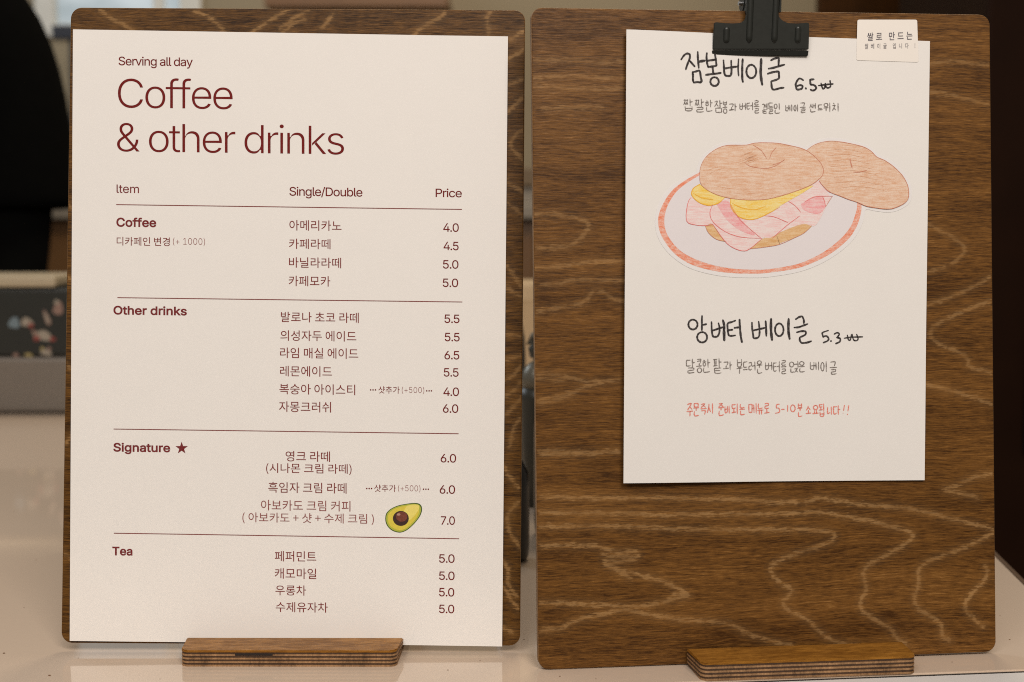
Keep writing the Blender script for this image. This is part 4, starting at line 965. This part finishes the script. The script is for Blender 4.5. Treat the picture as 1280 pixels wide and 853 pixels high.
# kettle seen through the gap
def kettle():
    yk = 1.02; b = at_y(672, 522, yk); M = Matrix.Translation((b.x, yk, ZC))
    root = empty('pouring_kettle', M); tag(root, 'round grey metal kettle glimpsed in the gap between the two boards', 'kettle')
    s = yk / FPX
    zt = at_y(672, 455, yk).z - ZC
    zb = max(.0, at_y(672, 520, yk).z - ZC)
    MET = plain('kettle_grey', (.16, .15, .12), .35, metal=.4); DK = plain('kettle_dark', (.035, .035, .028), .35)
    r = 22 * s
    lathe('lower_body', [(r * .6, 0), (r * .8, .001), (r * .92, zb * .7), (r, zb + .012), (r * 1.0, zb + (zt - zb) * .55)], DK, root, M)
    lathe('upper_body', [(r * 1.0, zb + (zt - zb) * .56), (r * .97, zb + (zt - zb) * .75), (r * .80, zt - .004), (r * .55, zt), (r * .2, zt + .003), (.001, zt + .003)], MET, root, M)
    bm = bmesh.new(); z1 = at_y(664, 424, yk).z - ZC; x1 = at_y(663, 424, yk).x - b.x
    tube(bm, [(x1 + .012, 0, zt), (x1 + .006, 0, zt + .008), (x1 + .002, 0, zt + .02), (x1 - .001, 0, z1 - .004), (x1 + .002, 0, z1 + .003), (x1 + .008, 0, z1 + .003), (x1 + .014, 0, z1 - .002)], .0022)
    bm_obj('handle', bm, MET, root, smooth=True).matrix_world = M
    lathe('knob', [(.002, zt + .003), (.006, zt + .005), (.007, zt + .012), (.003, zt + .016), (.001, zt + .016)], DK, root, M, 20)
kettle()
def bottle(name, label, px, top, bot, y, half, m, cap=False):
    b = at_y(px, bot, y); s = y / FPX; h = at_y(px, top, y).z - ZC; r = half * s
    M = Matrix.Translation((b.x, on_z(px, bot, ZC).y if False else y, ZC)); root = empty(name, M); tag(root, label, 'bottle', 'black things glimpsed between the boards')
    lathe('bottle_body', [(r * .8, 0), (r * .96, .003), (r, .01), (r, h * .66), (r * .93, h * .78), (r * .55, h * .90), (r * .42, h * .93)], m, root, M)
    lathe('bottle_cap', [(r * .46, h * .931), (r * .46, h * .99), (r * .36, h), (.001, h)], m, root, M, 24)
BK = plain('glossy_black', (.010, .010, .010), .25, var=.2)
bottle('black_bottle', 'short black bottle half hidden behind the right edge of the coffee menu board', 640, 560, 706, on_z(640, 700, ZC).y, 22, BK)
bottle('black_bottle', 'taller black bottle behind the left edge of the hand drawn board', 694, 470, 690, on_z(694, 668, ZC).y, 27, BK)
bottle('black_bottle', 'tall dark bottle farther back, seen left of the grey kettle', 644, 378, 540, 1.18, 13, plain('smoked_black', (.018, .018, .016), .3))
# beige paper box further back
def paper_box():
    y = 1.42; a = at_y(648, 352, y); b = at_y(720, 352, y)
    M = Matrix.Translation((0, y, ZC)); root = empty('paper_box', M); tag(root, 'plain beige cardboard box standing behind the kettle', 'box')
    CB = plain('beige_card', (.42, .30, .17), .75, var=.06, nscale=200)
    h = a.z - ZC
    box('carton', (a.x, b.x + .04, 0, .1, 0, h - .004), CB, root, .006).matrix_world = M
    box('lid_flap', (a.x - .001, b.x + .041, -.0012, .1012, h - .022, h - .002), plain('beige_lid', (.46, .34, .20), .7), root, .003).matrix_world = M
paper_box()

# back cabinet, wall, window, dark wood panel, floor
YW = 3.3
WALLM = plain('taupe_wall_paint', (.27, .225, .150), .8, var=.05, nscale=3)
def wall():
    root = empty('back_wall', Matrix.Translation((0, YW, 0))); tag(root, 'plain taupe painted wall behind the counter', 'wall', kind='structure')
    M0 = Matrix.Translation((0, YW, 0))
    wx0, wx1 = at_y(44, 0, YW).x, at_y(252, 0, YW).x; wz = at_y(100, 47, YW).z
    # wall pieces round the window opening
    for d in ((-2.6, wx0, 0, .15, -1.15, 1.6), (wx1, 2.6, 0, .15, -1.15, 1.6), (wx0, wx1, 0, .15, -1.15, wz), (wx0, wx1, 0, .15, wz + .34, 1.6)):
        box('wall_panel', d, WALLM, root, 0).matrix_world = M0
    # window
    win = empty('window', M0); tag(win, 'bright daylight window with pale frame above the person\'s shoulder', 'window', kind='structure')
    FR = plain('window_frame_white', (.62, .62, .58), .5)
    for d in ((wx0, wx0 + .045, -.01, .06, wz, wz + .34), (wx1 - .05, wx1, -.01, .06, wz, wz + .34), (wx0 + .045, wx1 - .05, -.012, .06, wz, wz + .03), (wx0 + .045, wx1 - .05, -.01, .06, wz + .31, wz + .34), (wx0 + .27, wx0 + .295, 0, .05, wz + .03, wz + .31)):
        box('window_frame', d, FR, win, .003).matrix_world = M0
    m, nt, b = mat('daylight_pane')
    n = noise(nt, coords(nt, (5, 5, 9)), 1, 3); c_ = mixc(nt, maprange(nt, n, .35, .65, 0, 1), (.42, .52, .56), (.78, .88, .92))
    b.inputs['Base Color'].default_value = (.1, .1, .1, 1); nt.links.new(c_, b.inputs['Emission Color']); b.inputs['Emission Strength'].default_value = .62
    box('glass_pane', (wx0 + .04, wx1 - .045, .02, .026, wz + .02, wz + .32), m, win, 0).matrix_world = M0
    # small dark monitor standing on the back cabinet's shelf
    ym = 3.0; a = at_y(64, 31, ym); b2 = at_y(128, 49, ym)
    Mm = Matrix.Translation((0, ym, 0)); mon = empty('monitor', Mm); tag(mon, 'small dark screen below the bright window, left of the coffee menu board', 'monitor')
    box('screen', (a.x, b2.x, 0, .02, b2.z, a.z), plain('screen_dark_blue', (.03, .035, .05), .4), mon, .003).matrix_world = Mm
    box('screen_foot', ((a.x + b2.x) / 2 - .02, (a.x + b2.x) / 2 + .02, .004, .018, .047, b2.z - .0005), plain('monitor_foot', (.05, .05, .05), .4), mon, .002).matrix_world = Mm
    # reddish brown shelf board high on the wall
    sh = empty('wall_shelf', M0); tag(sh, 'brown wooden shelf on the wall above the coffee menu board', 'shelf')
    a = at_y(330, 9, YW - .25); b3 = at_y(560, 9, YW - .25)
    SHW = plain('shelf_wood', (.17, .085, .035), .5, var=.2, nscale=20)
    box('shelf_plank', (a.x, b3.x, -.25, -.002, a.z, a.z + .03), SHW, sh, .003).matrix_world = M0
    for x in (a.x + .05, b3.x - .08): box('bracket', (x, x + .025, -.2, -.002, a.z + .0305, a.z + .12), SHW, sh, .002).matrix_world = M0
wall()
def cabinet():
    y = 2.85; zt = at_y(660, 262, y).z; M0 = Matrix.Translation((0, y, 0))
    root = empty('back_cabinet', M0); tag(root, 'brown wooden back cabinet running along the wall behind the counter', 'cabinet')
    CW = plain('cabinet_brown', (.135, .062, .016), .45, var=.2, nscale=14); CT = plain('cabinet_top', (.22, .19, .15), .4)
    box('cabinet_top', (-2.2, .62, -.02, .44, zt - .02, zt + .012), CT, root, .004).matrix_world = M0
    box('cabinet_body', (-2.2, .62, .012, .44, -1.05, zt - .0205), CW, root, .002).matrix_world = M0
    for i in range(5):
        x = -2.18 + i * .56; box('cabinet_door', (x, x + .545, 0, .011, -1.0, zt - .05), CW, root, .003).matrix_world = M0
    # a shallow tray and box on top, seen as a brown band in the gap
    t = empty('storage_tray', M0); tag(t, 'brown storage tray on top of the back cabinet in the gap between boards', 'tray')
    za, zb = at_y(660, 232, y).z, at_y(660, 207, y).z
    box('tray_body', (-.12, .22, .12, .3, zt + .0125, za), CT, t, .003).matrix_world = M0
    box('tray_lid', (-.13, .23, .11, .31, za + .0005, zb), plain('tray_brown', (.13, .085, .04), .5), t, .003).matrix_world = M0
cabinet()
def dark_panel():
    y = 2.1; xa = at_y(1024, 15, y).x; M0 = Matrix.Translation((0, y, 0))
    root = empty('wood_partition', M0); tag(root, 'tall dark brown wooden partition behind the hand drawn board, at the right side', 'partition')
    DW = wood_mat('dark_partition_wood', (.020, .007, .001), (.050, .018, .002), (.080, .030, .004), (.1, .05, .02), figure=False, gloss=.6, seed=5, spec=.08)
    xs = [xa, xa + .17, xa + .36, xa + .56, xa + .80, xa + 1.1]
    for a, b in zip(xs, xs[1:]): box('plank', (a + .001, b - .001, 0, .03, -1.1, 1.5), DW, root, .003).matrix_world = M0
    # a darker upright cupboard side nearer the counter
    y2 = 1.5; a = at_y(1236, 0, y2); M1 = Matrix.Translation((0, y2, 0))
    r2 = empty('dark_cupboard', M1); tag(r2, 'near black cupboard side standing right of the counter', 'cupboard')
    NB = plain('near_black_wood', (.014, .005, .002), .6, var=.3, nscale=20, spec=.06)
    box('side_board', (a.x, a.x + .5, 0, .35, -1.1, 1.0), NB, r2, .004).matrix_world = M1
    box('handle', (a.x + .05, a.x + .065, -.02, -.001, -.25, .05), plain('dark_handle', (.01, .015, .02), .3), r2, .003).matrix_world = M1
dark_panel()
fl = box('floor', (-3, 3, -2, 3.6, -1.16, -1.105), plain('floor_tile', (.16, .12, .085), .4, var=.15, nscale=5), None, 0); tag(fl, 'brown shop floor behind the counter', 'floor', kind='structure')

# ------------------------------------------------------------------ person in black, out of focus at the far left
def person():
    y = 1.92; s = FPX / y
    M = Matrix.Translation((-.912, y, -1.105)); root = empty('person', M); tag(root, 'person in a loose black short sleeved top standing behind the counter at far left', 'person')
    SKIN = plain('skin', (.36, .19, .12), .5, var=.08, nscale=30); BLACK = plain('black_cloth', (.0022, .0022, .002), 1.0, var=.3, nscale=60, spec=.05); HAIR = plain('dark_hair', (.012, .009, .007), .5)
    def skin(name, verts, edges, radii, m, root_i=0, sub=2):
        me = bpy.data.meshes.new(name); me.from_pydata(verts, edges, []); o = link(name, me, [m], root, M)
        sk = o.modifiers.new('Skin', 'SKIN'); sk.use_smooth_shade = True
        for i, r in enumerate(radii): me.skin_vertices[0].data[i].radius = r if isinstance(r, tuple) else (r, r)
        for i in range(len(verts)): me.skin_vertices[0].data[i].use_root = (i == root_i)
        ss = o.modifiers.new('Subsurf', 'SUBSURF'); ss.levels = sub; ss.render_levels = sub
        return o
    # body: one continuous figure, slightly turned, hands resting low in front
    V = [(0, 0, .95), (0, 0, 1.12), (0, .005, 1.30), (0, 0, 1.44), (0, -.01, 1.50), (0, -.02, 1.58), (0, -.025, 1.68), (0, -.02, 1.76),
         (.09, 0, .88), (.10, 0, .48), (.10, .01, .08), (.10, -.12, .04), (-.09, 0, .88), (-.10, 0, .48), (-.10, .01, .08), (-.10, -.12, .04),
         (.17, 0, 1.43), (.245, -.01, 1.16), (.25, -.06, 1.00), (.24, -.22, .96), (-.17, 0, 1.43), (-.245, -.01, 1.16), (-.25, -.06, 1.00), (-.24, -.22, .96)]
    E_ = [(0, 1), (1, 2), (2, 3), (3, 4), (4, 5), (5, 6), (6, 7), (0, 8), (8, 9), (9, 10), (10, 11), (0, 12), (12, 13), (13, 14), (14, 15), (3, 16), (16, 17), (17, 18), (18, 19), (3, 20), (20, 21), (21, 22), (22, 23)]
    Rr = [(.15, .11), (.13, .10), (.15, .11), (.10, .08), .055, .06, .085, .06, .09, .055, .04, .035, .09, .055, .04, .035, .050, .028, .026, .026, .050, .028, .026, .026]
    skin('body', V, E_, Rr, SKIN)
    for sx in (1, -1):
        for k in range(5):
            bm = bmesh.new(); x = sx * (.24 + (k - 2) * .013)
            if k == 0: pts = [(sx * .215, -.22, .955), (sx * .198, -.245, .945), (sx * .19, -.265, .935)]
            else: L = (.0, .062, .07, .066, .055)[k]; pts = [(x, -.24, .955), (x, -.24 - L * .5, .948), (x, -.24 - L * .85, .93), (x, -.24 - L, .915)]
            tube(bm, pts, [.0095, .009, .008, .0065][:len(pts)] if len(pts) == 4 else [.011, .010, .008]); bm_obj('finger', bm, SKIN, root, M, True)
    # head detail
    bm = bmesh.new(); bmesh.ops.create_uvsphere(bm, u_segments=24, v_segments=16, radius=.1)
    for v in bm.verts: v.co = Vector((v.co.x * .95, v.co.y * 1.05 + .012, v.co.z * 1.12 + 1.705)); 
    bmesh.ops.delete(bm, geom=[v for v in bm.verts if v.co.y < -.055 and v.co.z < 1.745], context='VERTS')
    bm_obj('hair', bm, HAIR, root, M, True)
    for sx in (1, -1):
        bm = bmesh.new(); bmesh.ops.create_uvsphere(bm, u_segments=10, v_segments=8, radius=.011); 
        for v in bm.verts: v.co += Vector((sx * .032, -.098, 1.69))
        bm_obj('eye', bm, plain('eye', (.05, .03, .02), .2), root, M, True)
    bm = bmesh.new(); tube(bm, [(0, -.10, 1.70), (0, -.118, 1.67), (0, -.105, 1.66)], [.006, .012, .010]); bm_obj('nose', bm, SKIN, root, M, True)
    bm = bmesh.new(); tube(bm, [(-.02, -.098, 1.635), (0, -.103, 1.633), (.02, -.098, 1.635)], [.003, .005, .003]); bm_obj('mouth', bm, plain('lips', (.35, .10, .09), .4), root, M, True)
    # loose black top with wide half sleeves, its outline measured from the photograph
    V = [(0, 0, .86), (0, 0, 1.02), (0, 0, 1.20), (0, 0, 1.38), (0, -.005, 1.475), (.12, 0, 1.440), (.205, 0, 1.375), (.235, 0, 1.26), (.245, -.01, 1.12), (.245, -.01, 1.115), (-.12, 0, 1.440), (-.205, 0, 1.375), (-.235, 0, 1.26), (-.245, -.01, 1.12), (-.245, -.01, 1.115)]
    E_ = [(0, 1), (1, 2), (2, 3), (3, 4), (3, 5), (5, 6), (6, 7), (7, 8), (8, 9), (3, 10), (10, 11), (11, 12), (12, 13), (13, 14)]
    Rr = [(.18, .135), (.17, .13), (.175, .13), (.165, .125), (.065, .065), (.075, .085), (.075, .085), (.080, .085), (.088, .085), (.088, .085), (.075, .085), (.075, .085), (.080, .085), (.088, .085), (.088, .085)]
    skin('loose_top', V, E_, Rr, BLACK, 2)
    for sx in (1, -1): skin('undersleeve', [(sx * .235, 0, 1.22), (sx * .246, -.01, 1.14), (sx * .25, -.055, 1.005), (sx * .243, -.18, .966)], [(0, 1), (1, 2), (2, 3)], [.050, .050, .045, .040], BLACK)
    V = [(.10, 0, .90), (.105, 0, .48), (.105, .01, .12), (0, 0, .93), (-.10, 0, .90), (-.105, 0, .48), (-.105, .01, .12)]
    skin('trousers', V, [(0, 1), (1, 2), (0, 3), (3, 4), (4, 5), (5, 6)], [.11, .085, .07, (.14, .12), .11, .085, .07], BLACK, 3)
person()

SC.cycles.use_denoising = False; SC.cycles.filter_width = 1.05
SC.render.film_transparent = False
